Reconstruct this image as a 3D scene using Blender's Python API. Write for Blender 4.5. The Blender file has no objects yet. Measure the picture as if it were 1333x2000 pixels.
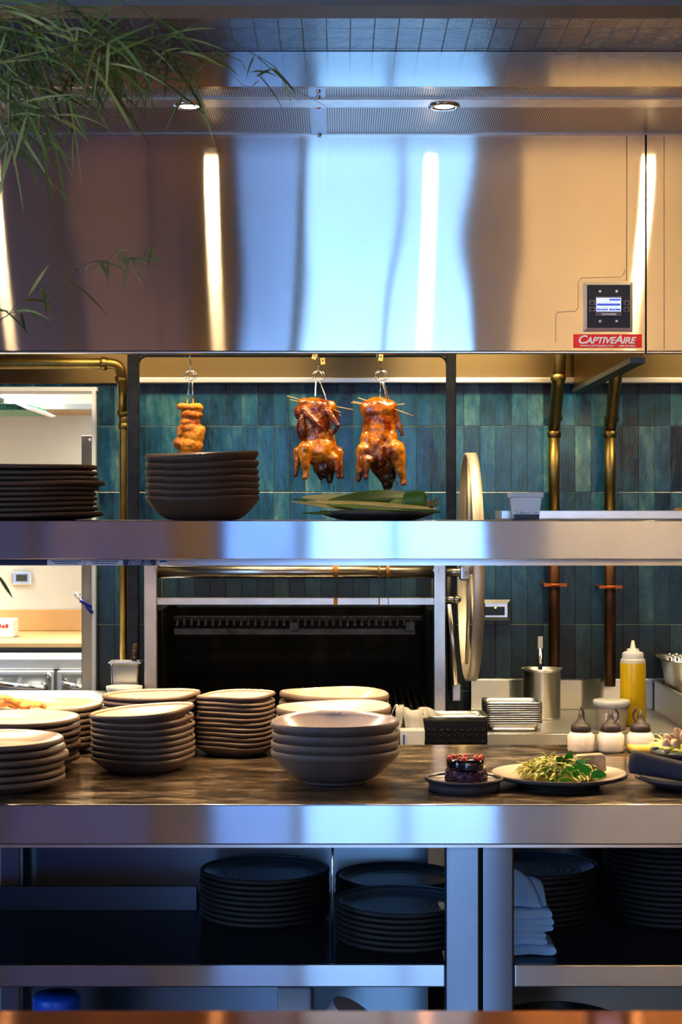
import bpy, bmesh, math, random
from mathutils import Vector, Matrix, Euler, noise
random.seed(7)
PI = math.pi
SC = bpy.context.scene
COL = SC.collection
F, CX, CY, EYE = 3400.0, 666.5, 1000.0, 1.44      # focal length in px, principal point, eye height


def X(px, Y):
    return (px - CX) * Y / F


def Z(py, Y):
    return EYE - (py - CY) * Y / F


# ------------------------------------------------------------------ mesh builder
class MB:
    def __init__(s):
        s.v, s.f, s.m, s.sm = [], [], [], []

    def face(s, idx, mat=0, smooth=False):
        s.f.append(tuple(idx)); s.m.append(mat); s.sm.append(smooth)

    def box(s, x0, x1, y0, y1, z0, z1, mat=0):
        b = len(s.v)
        s.v += [(x, y, z) for z in (z0, z1) for y in (y0, y1) for x in (x0, x1)]
        for q in ((0, 2, 3, 1), (4, 5, 7, 6), (0, 1, 5, 4), (2, 6, 7, 3), (0, 4, 6, 2), (1, 3, 7, 5)):
            s.face([b + i for i in q], mat)
        return s

    def frustum(s, c, w0, d0, w1, d1, z0, z1, mat=0):
        b = len(s.v)
        for (w, d, z) in ((w0, d0, z0), (w1, d1, z1)):
            s.v += [(c[0] + sx * w / 2, c[1] + sy * d / 2, z) for sy in (-1, 1) for sx in (-1, 1)]
        for q in ((0, 2, 3, 1), (4, 5, 7, 6), (0, 1, 5, 4), (2, 6, 7, 3), (0, 4, 6, 2), (1, 3, 7, 5)):
            s.face([b + i for i in q], mat)
        return s

    def quad(s, a, b_, c, d, mat=0):
        b = len(s.v); s.v += [tuple(a), tuple(b_), tuple(c), tuple(d)]; s.face((b, b + 1, b + 2, b + 3), mat)
        return s

    def prism(s, pts, axis, a, b_, mat=0):
        """polygon pts (2D) extruded along axis from a to b_"""
        n = len(pts); base = len(s.v)
        def mk(p, h):
            return {'x': (h, p[0], p[1]), 'y': (p[0], h, p[1]), 'z': (p[0], p[1], h)}[axis]
        s.v += [mk(p, a) for p in pts] + [mk(p, b_) for p in pts]
        s.face(list(range(base, base + n))[::-1], mat); s.face(range(base + n, base + 2 * n), mat)
        for i in range(n):
            j = (i + 1) % n
            s.face((base + i, base + j, base + n + j, base + n + i), mat)
        return s

    def tube(s, path, r, n=12, mat=0, closed=False, caps=True):
        path = [Vector(p) for p in path]
        N = len(path)
        rs = list(r) if isinstance(r, (list, tuple)) else [r] * N
        base = len(s.v)
        tang = []
        for i in range(N):
            a = path[(i - 1) % N] if (closed or i > 0) else path[i]
            b_ = path[(i + 1) % N] if (closed or i < N - 1) else path[i]
            tang.append((b_ - a).normalized())
        up = Vector((0, 0, 1)) if abs(tang[0].z) < 0.9 else Vector((1, 0, 0))
        u = tang[0].cross(up).normalized()
        for i in range(N):
            t = tang[i]
            u = (u - t * u.dot(t)).normalized()
            w = t.cross(u)
            for k in range(n):
                a = 2 * PI * k / n
                s.v.append(tuple(path[i] + (u * math.cos(a) + w * math.sin(a)) * rs[i]))
        for i in range(N if closed else N - 1):
            j = (i + 1) % N
            for k in range(n):
                l = (k + 1) % n
                s.face((base + i * n + k, base + i * n + l, base + j * n + l, base + j * n + k), mat, True)
        if caps and not closed:
            s.face([base + k for k in range(n)][::-1], mat); s.face([base + (N - 1) * n + k for k in range(n)], mat)
        return s

    def ring(s, c, R, r, axis='y', n=28, m=8, mat=0):
        pts = []
        for k in range(n):
            a = 2 * PI * k / n
            p = {'y': (math.cos(a), 0, math.sin(a)), 'x': (0, math.cos(a), math.sin(a)), 'z': (math.cos(a), math.sin(a), 0)}[axis]
            pts.append((c[0] + R * p[0], c[1] + R * p[1], c[2] + R * p[2]))
        return s.tube(pts, r, m, mat, closed=True)

    def lathe(s, prof, n=32, c=(0, 0, 0), axis='z', mat=0, fn=None, smooth=True, mats=None):
        """prof: list of (r, h); fn(r,h,a)->(r,h) deforms; mats: per-segment material"""
        base = len(s.v)
        rings = []
        for (r, h) in prof:
            if r < 1e-6:
                rings.append([len(s.v)])
                s.v.append(s._ax(c, 0, 0, h, axis))
            else:
                row = []
                for k in range(n):
                    a = 2 * PI * k / n
                    rr, hh = fn(r, h, a) if fn else (r, h)
                    row.append(len(s.v)); s.v.append(s._ax(c, rr * math.cos(a), rr * math.sin(a), hh, axis))
                rings.append(row)
        for i in range(len(rings) - 1):
            A, B = rings[i], rings[i + 1]
            mm = mats[i] if mats else mat
            for k in range(n):
                l = (k + 1) % n
                if len(A) == 1 and len(B) == 1:
                    continue
                if len(A) == 1:
                    s.face((A[0], B[l], B[k]), mm, smooth)
                elif len(B) == 1:
                    s.face((A[k], A[l], B[0]), mm, smooth)
                else:
                    s.face((A[k], A[l], B[l], B[k]), mm, smooth)
        return s

    @staticmethod
    def _ax(c, x, y, h, axis):
        if axis == 'z': return (c[0] + x, c[1] + y, c[2] + h)
        if axis == 'y': return (c[0] + x, c[1] + h, c[2] + y)
        return (c[0] + h, c[1] + x, c[2] + y)

    def ball(s, c, r, n=16, m=10, mat=0, rot=None):
        if not isinstance(r, (tuple, list)): r = (r, r, r)
        base = len(s.v)
        R = rot or Matrix.Identity(3)
        rows = []
        for i in range(m + 1):
            t = PI * i / m
            row = []
            for k in range(1 if i in (0, m) else n):
                a = 2 * PI * k / n
                p = R @ Vector((r[0] * math.sin(t) * math.cos(a), r[1] * math.sin(t) * math.sin(a), r[2] * math.cos(t)))
                row.append(len(s.v)); s.v.append((c[0] + p.x, c[1] + p.y, c[2] + p.z))
            rows.append(row)
        for i in range(m):
            A, B = rows[i], rows[i + 1]
            for k in range(n):
                l = (k + 1) % n
                if len(A) == 1: s.face((A[0], B[k], B[l]), mat, True)
                elif len(B) == 1: s.face((A[k], B[0], A[l]), mat, True)
                else: s.face((A[k], B[k], B[l], A[l]), mat, True)
        return s

    def leaf(s, p, d, up, L, W, droop=0.3, mat=0, seg=5, fold=0.15, tipy=1.0):
        p, d, up = Vector(p), Vector(d).normalized(), Vector(up)
        side = d.cross(up).normalized(); up = side.cross(d)
        base = len(s.v)
        for i in range(seg + 1):
            t = i / seg
            w = W * (math.sin(PI * (t ** 0.8) * 0.97 + 0.05)) ** tipy * 0.5
            c = p + d * (L * t) - Vector((0, 0, 1)) * (droop * L * t * t)
            s.v += [tuple(c - side * w + up * (w * fold)), tuple(c), tuple(c + side * w + up * (w * fold))]
        for i in range(seg):
            a = base + i * 3
            s.face((a, a + 1, a + 4, a + 3), mat, True); s.face((a + 1, a + 2, a + 5, a + 4), mat, True)
        return s

    def grid(s, fn, nu, nv, mat=0, smooth=True):
        base = len(s.v)
        for i in range(nu + 1):
            for j in range(nv + 1):
                s.v.append(tuple(fn(i / nu, j / nv)))
        for i in range(nu):
            for j in range(nv):
                a = base + i * (nv + 1) + j
                s.face((a, a + nv + 1, a + nv + 2, a + 1), mat, smooth)
        return s

    def mesh(s, name, mats, origin=(0, 0, 0)):
        me = bpy.data.meshes.new(name)
        o = Vector(origin)
        me.from_pydata([tuple(Vector(p) - o) for p in s.v], [], s.f)
        for m in (mats if isinstance(mats, (list, tuple)) else [mats]):
            me.materials.append(m)
        me.polygons.foreach_set('material_index', s.m)
        me.polygons.foreach_set('use_smooth', s.sm)
        me.update()
        return me

    def build(s, name, mats, parent=None, origin=None, bevel=0, solid=0, subsurf=0, fix=True):
        """parent given: verts are world coords, converted to the parent's frame. Otherwise origin is the object's location."""
        if parent is not None:
            o = origin or WLOC[parent.name]
            me = s.mesh(name, mats, o)
            ob = bpy.data.objects.new(name, me); COL.objects.link(ob); ob.parent = parent
            WLOC[ob.name] = o
        else:
            if origin is None:
                xs = [p[0] for p in s.v]; ys = [p[1] for p in s.v]; zs = [p[2] for p in s.v]
                origin = ((min(xs) + max(xs)) / 2, (min(ys) + max(ys)) / 2, min(zs))
            me = s.mesh(name, mats, origin)
            ob = bpy.data.objects.new(name, me); COL.objects.link(ob); ob.location = origin
            WLOC[ob.name] = tuple(origin)
        if fix:
            bm = bmesh.new(); bm.from_mesh(me); bmesh.ops.recalc_face_normals(bm, faces=bm.faces); bm.to_mesh(me); bm.free()
        if bevel:
            md = ob.modifiers.new('bevel', 'BEVEL'); md.width = bevel; md.segments = 2; md.limit_method = 'ANGLE'
        if solid:
            md = ob.modifiers.new('solid', 'SOLIDIFY'); md.thickness = solid; md.offset = 0
        if subsurf:
            md = ob.modifiers.new('sub', 'SUBSURF'); md.levels = subsurf; md.render_levels = subsurf
        return ob


WLOC = {}


def thing(name, label, cat, loc, group=None):
    o = bpy.data.objects.new(name, None); COL.objects.link(o); o.location = loc
    o.empty_display_size = 0.05
    WLOC[o.name] = tuple(loc)
    o['label'] = label; o['category'] = cat
    if group: o['group'] = group
    return o


def tag(o, label, cat, group=None, kind=None):
    o['label'] = label; o['category'] = cat
    if group: o['group'] = group
    if kind: o['kind'] = kind
    return o


def struct(o, label=None, cat=None):
    o['kind'] = 'structure'
    if label: o['label'] = label
    if cat: o['category'] = cat
    return o


def dup(root, loc, label, rot=None, group=None):
    r = root.copy(); COL.objects.link(r); r.location = loc; r['label'] = label
    if rot is not None: r.rotation_euler = rot
    if group: r['group'] = group
    for ch in list(root.children):
        c = ch.copy(); COL.objects.link(c); c.parent = r
        for g in list(ch.children):
            d = g.copy(); COL.objects.link(d); d.parent = c
    return r


# ------------------------------------------------------------------ materials
class NT:
    def __init__(s, name):
        s.mat = bpy.data.materials.new(name); s.mat.use_nodes = True
        s.t = s.mat.node_tree; s.p = s.t.nodes['Principled BSDF']

    def n(s, typ, **kw):
        nd = s.t.nodes.new('ShaderNode' + typ)
        for k, v in kw.items():
            if k.startswith('i_'):
                nd.inputs[k[2:].replace('_', ' ')].default_value = v
            else:
                setattr(nd, k, v)
        return nd

    def l(s, a, b):
        s.t.links.new(a, b)

    def math(s, op, a, b=None, clamp=False):
        nd = s.n('Math', operation=op); nd.use_clamp = clamp
        for i, v in enumerate((a, b)):
            if v is None: continue
            if isinstance(v, (int, float)): nd.inputs[i].default_value = v
            else: s.l(v, nd.inputs[i])
        return nd.outputs[0]

    def ramp(s, fac, stops, interp='LINEAR'):
        r = s.n('ValToRGB'); cr = r.color_ramp; cr.interpolation = interp
        while len(cr.elements) < len(stops): cr.elements.new(0.5)
        for e, (p, c) in zip(cr.elements, stops):
            e.position = p; e.color = (*c, 1)
        s.l(fac, r.inputs[0]); return r.outputs[0]

    def mix(s, fac, a, b, blend='MIX'):
        nd = s.n('Mix', data_type='RGBA', blend_type=blend)
        for sock, v in ((nd.inputs[0], fac), (nd.inputs[6], a), (nd.inputs[7], b)):
            if isinstance(v, (int, float)): sock.default_value = v
            elif isinstance(v, tuple): sock.default_value = (*v, 1)
            else: s.l(v, sock)
        return nd.outputs[2]

    def coords(s, kind='Object', scale=(1, 1, 1), loc=(0, 0, 0)):
        tc = s.n('TexCoord'); mp = s.n('Mapping'); mp.inputs['Scale'].default_value = scale; mp.inputs['Location'].default_value = loc
        s.l(tc.outputs[kind], mp.inputs[0]); return mp.outputs[0]

    def wpos(s, scale=(1, 1, 1)):
        g = s.n('NewGeometry'); mp = s.n('Mapping'); mp.inputs['Scale'].default_value = scale
        s.l(g.outputs['Position'], mp.inputs[0]); return mp.outputs[0]

    def noise(s, vec, scale, detail=4, rough=0.55):
        nd = s.n('TexNoise'); nd.inputs['Scale'].default_value = scale; nd.inputs['Detail'].default_value = detail
        nd.inputs['Roughness'].default_value = rough
        if vec is not None: s.l(vec, nd.inputs['Vector'])
        return nd.outputs[0]

    def bump(s, h, strength=0.2, dist=0.002, normal=None):
        b = s.n('Bump'); b.inputs['Strength'].default_value = strength; b.inputs['Distance'].default_value = dist
        s.l(h, b.inputs['Height'])
        if normal is not None: s.l(normal, b.inputs['Normal'])
        return b.outputs[0]

    def set(s, **kw):
        for k, v in kw.items():
            sock = s.p.inputs[k.replace('_', ' ')]
            if isinstance(v, (int, float)): sock.default_value = v
            elif isinstance(v, tuple): sock.default_value = (*v, 1) if len(v) == 3 and sock.type == 'RGBA' else v
            else: s.l(v, sock)
        return s


def simple(name, col, rough=0.5, metal=0.0, var=0.15, nscale=8, bump=0.0, bscale=60, coat=0.0, sss=0.0, trans=0.0, emis=None, kind='Object'):
    """a principled surface with a mottled base colour and optional fine bump"""
    m = NT(name)
    v = m.coords(kind)
    nz = m.noise(v, nscale, 5)
    lo = tuple(max(0, c * (1 - var)) for c in col); hi = tuple(min(1, c * (1 + var)) for c in col)
    m.set(Base_Color=m.ramp(nz, [(0.3, lo), (0.7, hi)]), Roughness=rough, Metallic=metal)
    if bump: m.set(Normal=m.bump(m.noise(v, bscale, 4), bump, 0.002))
    if coat: m.set(Coat_Weight=coat, Coat_Roughness=0.08)
    if sss: m.set(Subsurface_Weight=sss, Subsurface_Radius=(0.02, 0.01, 0.006)); m.p.inputs['Subsurface Scale'].default_value = 0.4
    if trans: m.set(Transmission_Weight=trans)
    if emis: m.set(Emission_Color=emis[0], Emission_Strength=emis[1])
    return m.mat


def steel(name, col=(0.62, 0.61, 0.59), along=0.014, across=0.30, wav=0.0, wscale=(1.0, 1.0, 0.35), brush=(1, 0, 0), scratch=0.25, dirt=0.25):
    """stainless sheet brushed in one direction: reflections stay sharp along the brushing and smear across it"""
    m = NT(name)
    br = m.noise(m.wpos((3, 400, 400) if brush[0] else (400, 400, 3)), 1.0, 3)
    blot = m.noise(m.wpos((2.5, 2.5, 2.5)), 1.6, 6, 0.62)
    g = m.n('BsdfAnisotropic')
    r2 = math.sqrt(along * across)
    m.t.nodes.remove(m.p); m.p = g
    m.l(m.math('ADD', math.sqrt(r2) - 0.15 * dirt, m.math('MULTIPLY', blot, dirt * 0.3)), g.inputs['Roughness'])
    g.inputs['Anisotropy'].default_value = 1 - along / r2
    spot = m.math('MULTIPLY', m.math('SUBTRACT', blot, 0.45, True), dirt * 2.5, True)
    m.l(m.mix(spot, col, tuple(c * 0.72 for c in col)), g.inputs['Color'])
    t = m.n('CombineXYZ'); t.inputs[0].default_value, t.inputs[1].default_value, t.inputs[2].default_value = brush
    m.l(t.outputs[0], g.inputs['Tangent'])
    nrm = m.bump(br, scratch * 0.10, 0.0005)
    if wav:
        wn = m.noise(m.wpos(wscale), 2.6, 1, 0.4)
        nrm = m.bump(wn, 1.0, wav, nrm)
    m.l(nrm, g.inputs['Normal'])
    m.l(g.outputs[0], m.t.nodes['Material Output'].inputs['Surface'])
    return m.mat


M = {}
M['steel_face'] = steel('steel_face', (0.53, 0.57, 0.63), .004, .15, 0.0016)
M['steel_hood'] = steel('steel_hood', (0.62, 0.59, 0.545), .0028, .17, 0.0042, (1.0, 1.0, 0.5), dirt=0.10)
M['steel'] = steel('steel', (0.60, 0.585, 0.56), .05, .22)
M['steel_dark'] = steel('steel_dark', (0.30, 0.30, 0.30), .05, .22)
M['steel_flash'] = steel('steel_flash', (0.17, 0.125, 0.065), .05, .25)
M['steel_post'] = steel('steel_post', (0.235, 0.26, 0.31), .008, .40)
M['steel_plain'] = simple('steel_plain', (0.62, 0.60, 0.56), 0.28, 1.0, 0.12, 20)
M['chrome'] = simple('chrome', (0.75, 0.74, 0.72), 0.12, 1.0, 0.05, 10)
M['aluminium'] = simple('aluminium', (0.78, 0.77, 0.75), 0.33, 1.0, 0.08, 15)
M['black_iron'] = simple('black_iron', (0.018, 0.018, 0.02), 0.42, 0.3, 0.5, 25, 0.3, 120)
M['black_plastic'] = simple('black_plastic', (0.012, 0.012, 0.014), 0.3, 0, 0.3, 20)
M['white_frame'] = simple('white_frame', (0.82, 0.82, 0.80), 0.4, 0, 0.05, 6)


def worktop_mat():
    m = NT('worn_worktop')
    big = m.noise(m.wpos((1.6, 3.6, 1)), 6.0, 9, 0.72)
    fine = m.noise(m.wpos((1, 1, 1)), 38, 5, 0.7)
    rings = m.n('TexWave', wave_type='RINGS'); rings.inputs['Scale'].default_value = 9; rings.inputs['Distortion'].default_value = 14
    rings.inputs['Detail'].default_value = 3; m.l(m.wpos((1, 1.4, 1)), rings.inputs['Vector'])
    k = m.math('ADD', m.math('MULTIPLY', big, 0.8), m.math('MULTIPLY', fine, 0.2))
    m.set(Base_Color=m.ramp(k, [(0.40, (0.07, 0.05, 0.032)), (0.49, (0.22, 0.165, 0.11)), (0.56, (0.42, 0.335, 0.235)), (0.66, (0.72, 0.62, 0.47))]), Metallic=0.7)
    m.set(Roughness=m.math('ADD', m.math('MULTIPLY', k, 0.34), m.math('MULTIPLY', rings.outputs['Fac'], 0.06)), Anisotropic=0.35)
    t = m.n('CombineXYZ'); t.inputs[1].default_value = 1; m.l(t.outputs[0], m.p.inputs['Tangent'])
    m.set(Normal=m.bump(m.math('ADD', fine, m.math('MULTIPLY', rings.outputs['Fac'], 0.4)), 0.10, 0.0008))
    return m.mat


M['worktop'] = worktop_mat()


def perforated_mat():
    m = NT('perforated_steel')
    sp = m.n('SeparateXYZ'); m.l(m.wpos(), sp.inputs[0])
    k = 2 * PI / 0.0056
    a = m.math('SINE', m.math('MULTIPLY', sp.outputs[0], k)); b = m.math('SINE', m.math('MULTIPLY', sp.outputs[1], k * 0.5))
    h = m.math('MULTIPLY', m.math('ADD', a, m.math('MULTIPLY', b, 0.35)), 1.0)
    hole = m.math('GREATER_THAN', h, 0.35)
    m.set(Base_Color=m.mix(hole, (0.62, 0.57, 0.51), (0.05, 0.04, 0.035)), Metallic=m.math('SUBTRACT', 1.0, m.math('MULTIPLY', hole, 0.7)), Roughness=0.3, Anisotropic=0.7)
    t = m.n('CombineXYZ'); t.inputs[1].default_value = 1; m.l(t.outputs[0], m.p.inputs['Tangent'])
    return m.mat


M['perforated'] = perforated_mat()


def tile_mat(name, uaxis, vaxis, u0, w, v0, h, soot_shade=False):
    """handmade glazed tiles stacked in straight columns, each its own shade of teal"""
    m = NT(name)
    sp = m.n('SeparateXYZ'); m.l(m.wpos(), sp.inputs[0])
    u = m.math('DIVIDE', m.math('SUBTRACT', sp.outputs[uaxis], u0), w)
    v = m.math('DIVIDE', m.math('SUBTRACT', sp.outputs[vaxis], v0), h)
    cell = m.n('CombineXYZ'); m.l(m.math('FLOOR', u), cell.inputs[0]); m.l(m.math('FLOOR', v), cell.inputs[1])
    wn = m.n('TexWhiteNoise', noise_dimensions='2D'); m.l(cell.outputs[0], wn.inputs['Vector'])
    inner = m.noise(m.wpos((2.6, 2.6, 1)), 8, 6, 0.68)
    shade = m.math('ADD', m.math('MULTIPLY', wn.outputs['Value'], 0.62), m.math('MULTIPLY', m.math('SUBTRACT', inner, 0.36), 1.5))
    col = m.ramp(shade, [(0.02, (0.003, 0.014, 0.030)), (0.22, (0.005, 0.032, 0.062)), (0.40, (0.012, 0.074, 0.112)), (0.58, (0.016, 0.095, 0.175)),
                         (0.74, (0.040, 0.150, 0.195)), (0.90, (0.09, 0.225, 0.235)), (1.0, (0.17, 0.31, 0.29))])
    def edge(c, size, g):
        fr = m.math('FRACT', c)
        d = m.math('MULTIPLY', m.math('MINIMUM', fr, m.math('SUBTRACT', 1.0, fr)), size)
        return m.math('SUBTRACT', 1.0, m.math('DIVIDE', d, g, True), True)
    wob = m.math('MULTIPLY', m.math('SUBTRACT', m.noise(m.wpos(), 60, 3), 0.5), 0.03)
    g = m.math('MAXIMUM', edge(m.math('ADD', u, wob), w, 0.0014), edge(m.math('ADD', v, m.math('MULTIPLY', wob, 0.3)), h, 0.0022), True)
    spot = m.noise(m.wpos(), 30, 3)
    grout = m.mix(spot, (0.03, 0.06, 0.065), (0.26, 0.27, 0.23))
    col = m.mix(m.math('MULTIPLY', g, 0.8), col, grout)
    rough = m.math('ADD', 0.10, m.math('MULTIPLY', inner, 0.18))
    if soot_shade:
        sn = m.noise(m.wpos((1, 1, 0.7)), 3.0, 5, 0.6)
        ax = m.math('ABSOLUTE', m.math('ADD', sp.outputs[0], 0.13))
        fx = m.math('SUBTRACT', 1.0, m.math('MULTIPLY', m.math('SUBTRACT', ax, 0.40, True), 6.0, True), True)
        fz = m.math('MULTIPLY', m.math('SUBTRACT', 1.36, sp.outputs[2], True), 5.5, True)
        f2 = m.math('MULTIPLY', m.math('SUBTRACT', 1.42, sp.outputs[2], True), 2.1, True)  # soot plus the shade low on the wall, painted into the tile colour
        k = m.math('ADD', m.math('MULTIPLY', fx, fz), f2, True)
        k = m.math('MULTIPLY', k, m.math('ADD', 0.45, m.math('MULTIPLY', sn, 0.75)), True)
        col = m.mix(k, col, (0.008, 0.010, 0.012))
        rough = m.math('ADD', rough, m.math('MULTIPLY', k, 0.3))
    m.set(Base_Color=col, Roughness=rough, Specular_IOR_Level=0.6)
    tn = m.n('TexWhiteNoise', noise_dimensions='2D'); m.l(cell.outputs[0], tn.inputs['Vector'])
    slope = m.math('MULTIPLY', m.math('MULTIPLY', m.math('SUBTRACT', tn.outputs['Value'], 0.5), m.math('FRACT', u)), 0.6)
    hgt = m.math('ADD', m.math('ADD', m.math('MULTIPLY', inner, 0.8), slope), m.math('MULTIPLY', g, -0.7))
    m.set(Normal=m.bump(hgt, 0.55, 0.0035))
    return m.mat


WALLY = 5.60
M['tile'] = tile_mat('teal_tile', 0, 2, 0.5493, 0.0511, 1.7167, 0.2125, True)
M['tile_soffit'] = tile_mat('teal_soffit_tile', 0, 1, 0.02, 0.0513, 3.715, 0.16)


for _n in M['tile_soffit'].node_tree.nodes:
    if _n.type == 'BSDF_PRINCIPLED': _n.inputs['Coat Weight'].default_value = 0.2; _n.inputs['Coat Roughness'].default_value = 0.05
    if _n.type == 'BUMP': _n.inputs['Strength'].default_value = 0.6


def ceramic(name, outc, glaze, rings=False):
    """returns [unglazed outside, glazed inside]"""
    a = NT(name + '_clay'); v = a.coords('Object')
    nz = a.noise(v, 14, 5); sp = a.noise(v, 420, 2)
    a.set(Base_Color=a.mix(a.math('MULTIPLY', a.math('GREATER_THAN', sp, 0.66), 0.45), a.ramp(nz, [(0.3, tuple(c * 0.8 for c in outc)), (0.7, tuple(c * 1.15 for c in outc))]), tuple(c * 0.45 for c in outc)),
          Roughness=0.62, Normal=a.bump(sp, 0.12, 0.0006))
    b = NT(name + '_glaze'); v = b.coords('Object')
    nz = b.noise(v, 10, 4)
    b.set(Base_Color=b.ramp(nz, [(0.3, tuple(c * 0.9 for c in glaze)), (0.7, tuple(min(1, c * 1.06) for c in glaze))]), Roughness=0.22, Coat_Weight=0.25)
    if rings:
        w = b.n('TexWave', wave_type='RINGS', rings_direction='Z'); w.inputs['Scale'].default_value = 22; w.inputs['Distortion'].default_value = 1.6
        w.inputs['Detail'].default_value = 2; b.l(v, w.inputs['Vector'])
        b.set(Normal=b.bump(w.outputs['Fac'], 0.35, 0.002), Roughness=0.42)
    return [a.mat, b.mat]


M['clay_brown'] = ceramic('brown_plate', (0.125, 0.085, 0.064), (0.54, 0.405, 0.315))
M['clay_grey'] = ceramic('grey_bowl', (0.125, 0.094, 0.084), (0.42, 0.36, 0.355))
M['clay_dark'] = ceramic('dark_plate', (0.105, 0.058, 0.034), (0.40, 0.31, 0.26))
M['clay_black'] = ceramic('black_plate', (0.020, 0.019, 0.020), (0.085, 0.145, 0.205), True)
M['clay_slate'] = ceramic('slate_plate', (0.075, 0.062, 0.062), (0.25, 0.22, 0.23))
M['clay_cream'] = ceramic('cream_plate', (0.060, 0.045, 0.042), (0.70, 0.60, 0.48))

# light levels
LP_DOWN, LP_HOOD, LP_HEAT, LP_BACK, LP_LINE, LP_DINE, SKY, EXPO = 6, 11, 22.5, 280, 9, 150, 5.0, 0.45
# ================================================================== SETTING
M['plaster_white'] = simple('plaster_white', (0.74, 0.72, 0.66), 0.7, 0, 0.04, 3, 0.05, 80)
M['dining_brown'] = simple('dining_brown', (0.27, 0.155, 0.045), 0.6, 0, 0.25, 2)
M['dining_dark'] = simple('dining_dark', (0.075, 0.046, 0.016), 0.6, 0, 0.3, 2)
M['dining_navy'] = simple('dining_navy', (.05, .11, .34), .5, 0, .2, 2)
M['dining_tan'] = simple('dining_tan', (.46, .36, .21), .6, 0, .2, 1.2)
M['ceiling'] = simple('ceiling_paint', (0.060, 0.048, 0.036), 0.8, 0, 0.2, 2)
M['floor'] = simple('floor_quarry', (0.09, 0.065, 0.055), 0.45, 0, 0.35, 3, 0.1, 50)
M['trim_black'] = simple('trim_black', (0.010, 0.009, 0.008), 0.5)
M['trim_bronze'] = simple('trim_bronze', (0.22, 0.17, 0.13), 0.35, 0.8, 0.1, 10)
M['fascia_grey'] = simple('fascia_grey', (0.20, 0.175, 0.155), 0.5, 0.3, 0.15, 3)
LX, RX, RY, CEIL = -4.2, 4.2, -3.0, 3.35
BKY = 8.0                                           # far wall of the back kitchen
OX1 = X(184.5, WALLY); OZ1 = Z(757, WALLY)          # right edge and top of the pass-through opening
struct(MB().box(LX - .3, RX + .3, RY - .3, BKY + .3, -0.1, 0).build('floor', M['floor'], origin=(0, 0, 0)), 'dark quarry tile floor under the counters', 'floor')
struct(MB().box(LX - .3, RX + .3, RY - .3, BKY + .3, CEIL, CEIL + .1).build('ceiling', M['ceiling'], origin=(0, 0, CEIL)), 'dark ceiling above the kitchen', 'ceiling')
wb = MB()
wb.box(OX1, RX, WALLY, WALLY + .12, 0, CEIL).box(LX, OX1, WALLY, WALLY + .12, OZ1, CEIL).box(LX, OX1, WALLY, WALLY + .12, 0, 0.42)
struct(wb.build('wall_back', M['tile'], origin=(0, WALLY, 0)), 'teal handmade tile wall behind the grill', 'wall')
SWY0, SWY1, SWZ0, SWZ1 = -2.7, 1.2, .5, 3.1  # unseen opening added in the side wall for cool fill
struct(MB().box(LX - .12, LX, RY, SWY0, 0, CEIL).box(LX - .12, LX, SWY1, BKY, 0, CEIL).box(LX - .12, LX, SWY0, SWY1, 0, SWZ0).box(LX - .12, LX, SWY0, SWY1, SWZ1, CEIL).build('wall_left', M['dining_dark'], origin=(LX, 0, 0)), 'dark side wall', 'wall')
struct(MB().box(RX, RX + .12, RY, BKY, 0, CEIL).build('wall_right', M['dining_brown'], origin=(RX, 0, 0)), 'brown side wall', 'wall')
struct(MB().box(LX, OX1 + .6, BKY, BKY + .1, 0, CEIL).build('wall_far', M['plaster_white'], origin=(-2, BKY, 0)), 'cream wall of the back kitchen', 'wall')
struct(MB().box(OX1 + .5, OX1 + .6, WALLY + .12, BKY, 0, CEIL).build('wall_inner', M['plaster_white'], origin=(OX1 + .5, 6, 0)), 'cream side wall of the back kitchen', 'wall')
# dining-room wall behind the viewpoint, with a tall shopfront window and a narrow door light
WX0, WX1, WZ0, WZ1 = -0.735, 0.885, 0.15, 3.25
SX0, SX1 = -1.762, -1.744
wr = MB()
GX0, GX1, GZ1 = -2.7, -0.97, 1.62                  # unseen tinted doors added for blue in the steel reflections
wr.box(LX, GX0, RY - .15, RY, 0, CEIL).box(GX0, SX0, RY - .15, RY, GZ1, CEIL).box(SX1, GX1, RY - .15, RY, GZ1, CEIL).box(GX1, WX0, RY - .15, RY, 0, CEIL).box(WX1, RX, RY - .15, RY, 0, CEIL, 0)
wr.box(WX0, WX1, RY - .15, RY, 0, WZ0).box(WX0, WX1, RY - .15, RY, WZ1, CEIL).box(SX0, SX1, RY - .15, RY, 2.4, CEIL)
wr.box(SX1 + .02, WX0 - .03, RY, RY + .02, GZ1, 3.2, 1).box(WX1 + .33, 2.5, RY, RY + .02, 1.9, 3.2, 3).box(WX1 + .03, RX, RY, RY + .02, 0, 1.9, 2)  # unseen colour panels added to tint what the hood and shelf mirror
struct(wr.build('wall_rear', [M['dining_dark'], M['dining_brown'], M['dining_navy'], M['dining_tan']], origin=(0, RY, 0)), 'dark dining room wall opposite the kitchen', 'wall')
tg = NT('tinted_glass')
_tr, _gl, _mx = tg.n('BsdfTransparent'), tg.n('BsdfGlossy'), tg.n('MixShader')
_tr.inputs[0].default_value = (.022, .16, .27, 1); _gl.inputs['Roughness'].default_value = .05; _mx.inputs[0].default_value = .06
tg.l(_tr.outputs[0], _mx.inputs[1]); tg.l(_gl.outputs[0], _mx.inputs[2]); tg.l(_mx.outputs[0], tg.t.nodes['Material Output'].inputs['Surface'])
dm_ = MB().box(GX0, GX1, RY - .08, RY - .075, .0, GZ1)
for x in (GX0 + .03, -1.85, GX1 - .03): dm_.box(x - .03, x + .03, RY - .11, RY - .05, 0, GZ1, 1)
dm_.box(GX0, GX1, RY - .11, RY - .05, 0, .12, 1).box(GX0, GX1, RY - .11, RY - .05, GZ1 - .07, GZ1, 1)
struct(dm_.build('added_door_1', [tg.mat, M['trim_black']], origin=(GX0, RY, 0)), 'unseen tinted glass doors added for blue reflections in the steel', 'door')
wf = MB()
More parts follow.
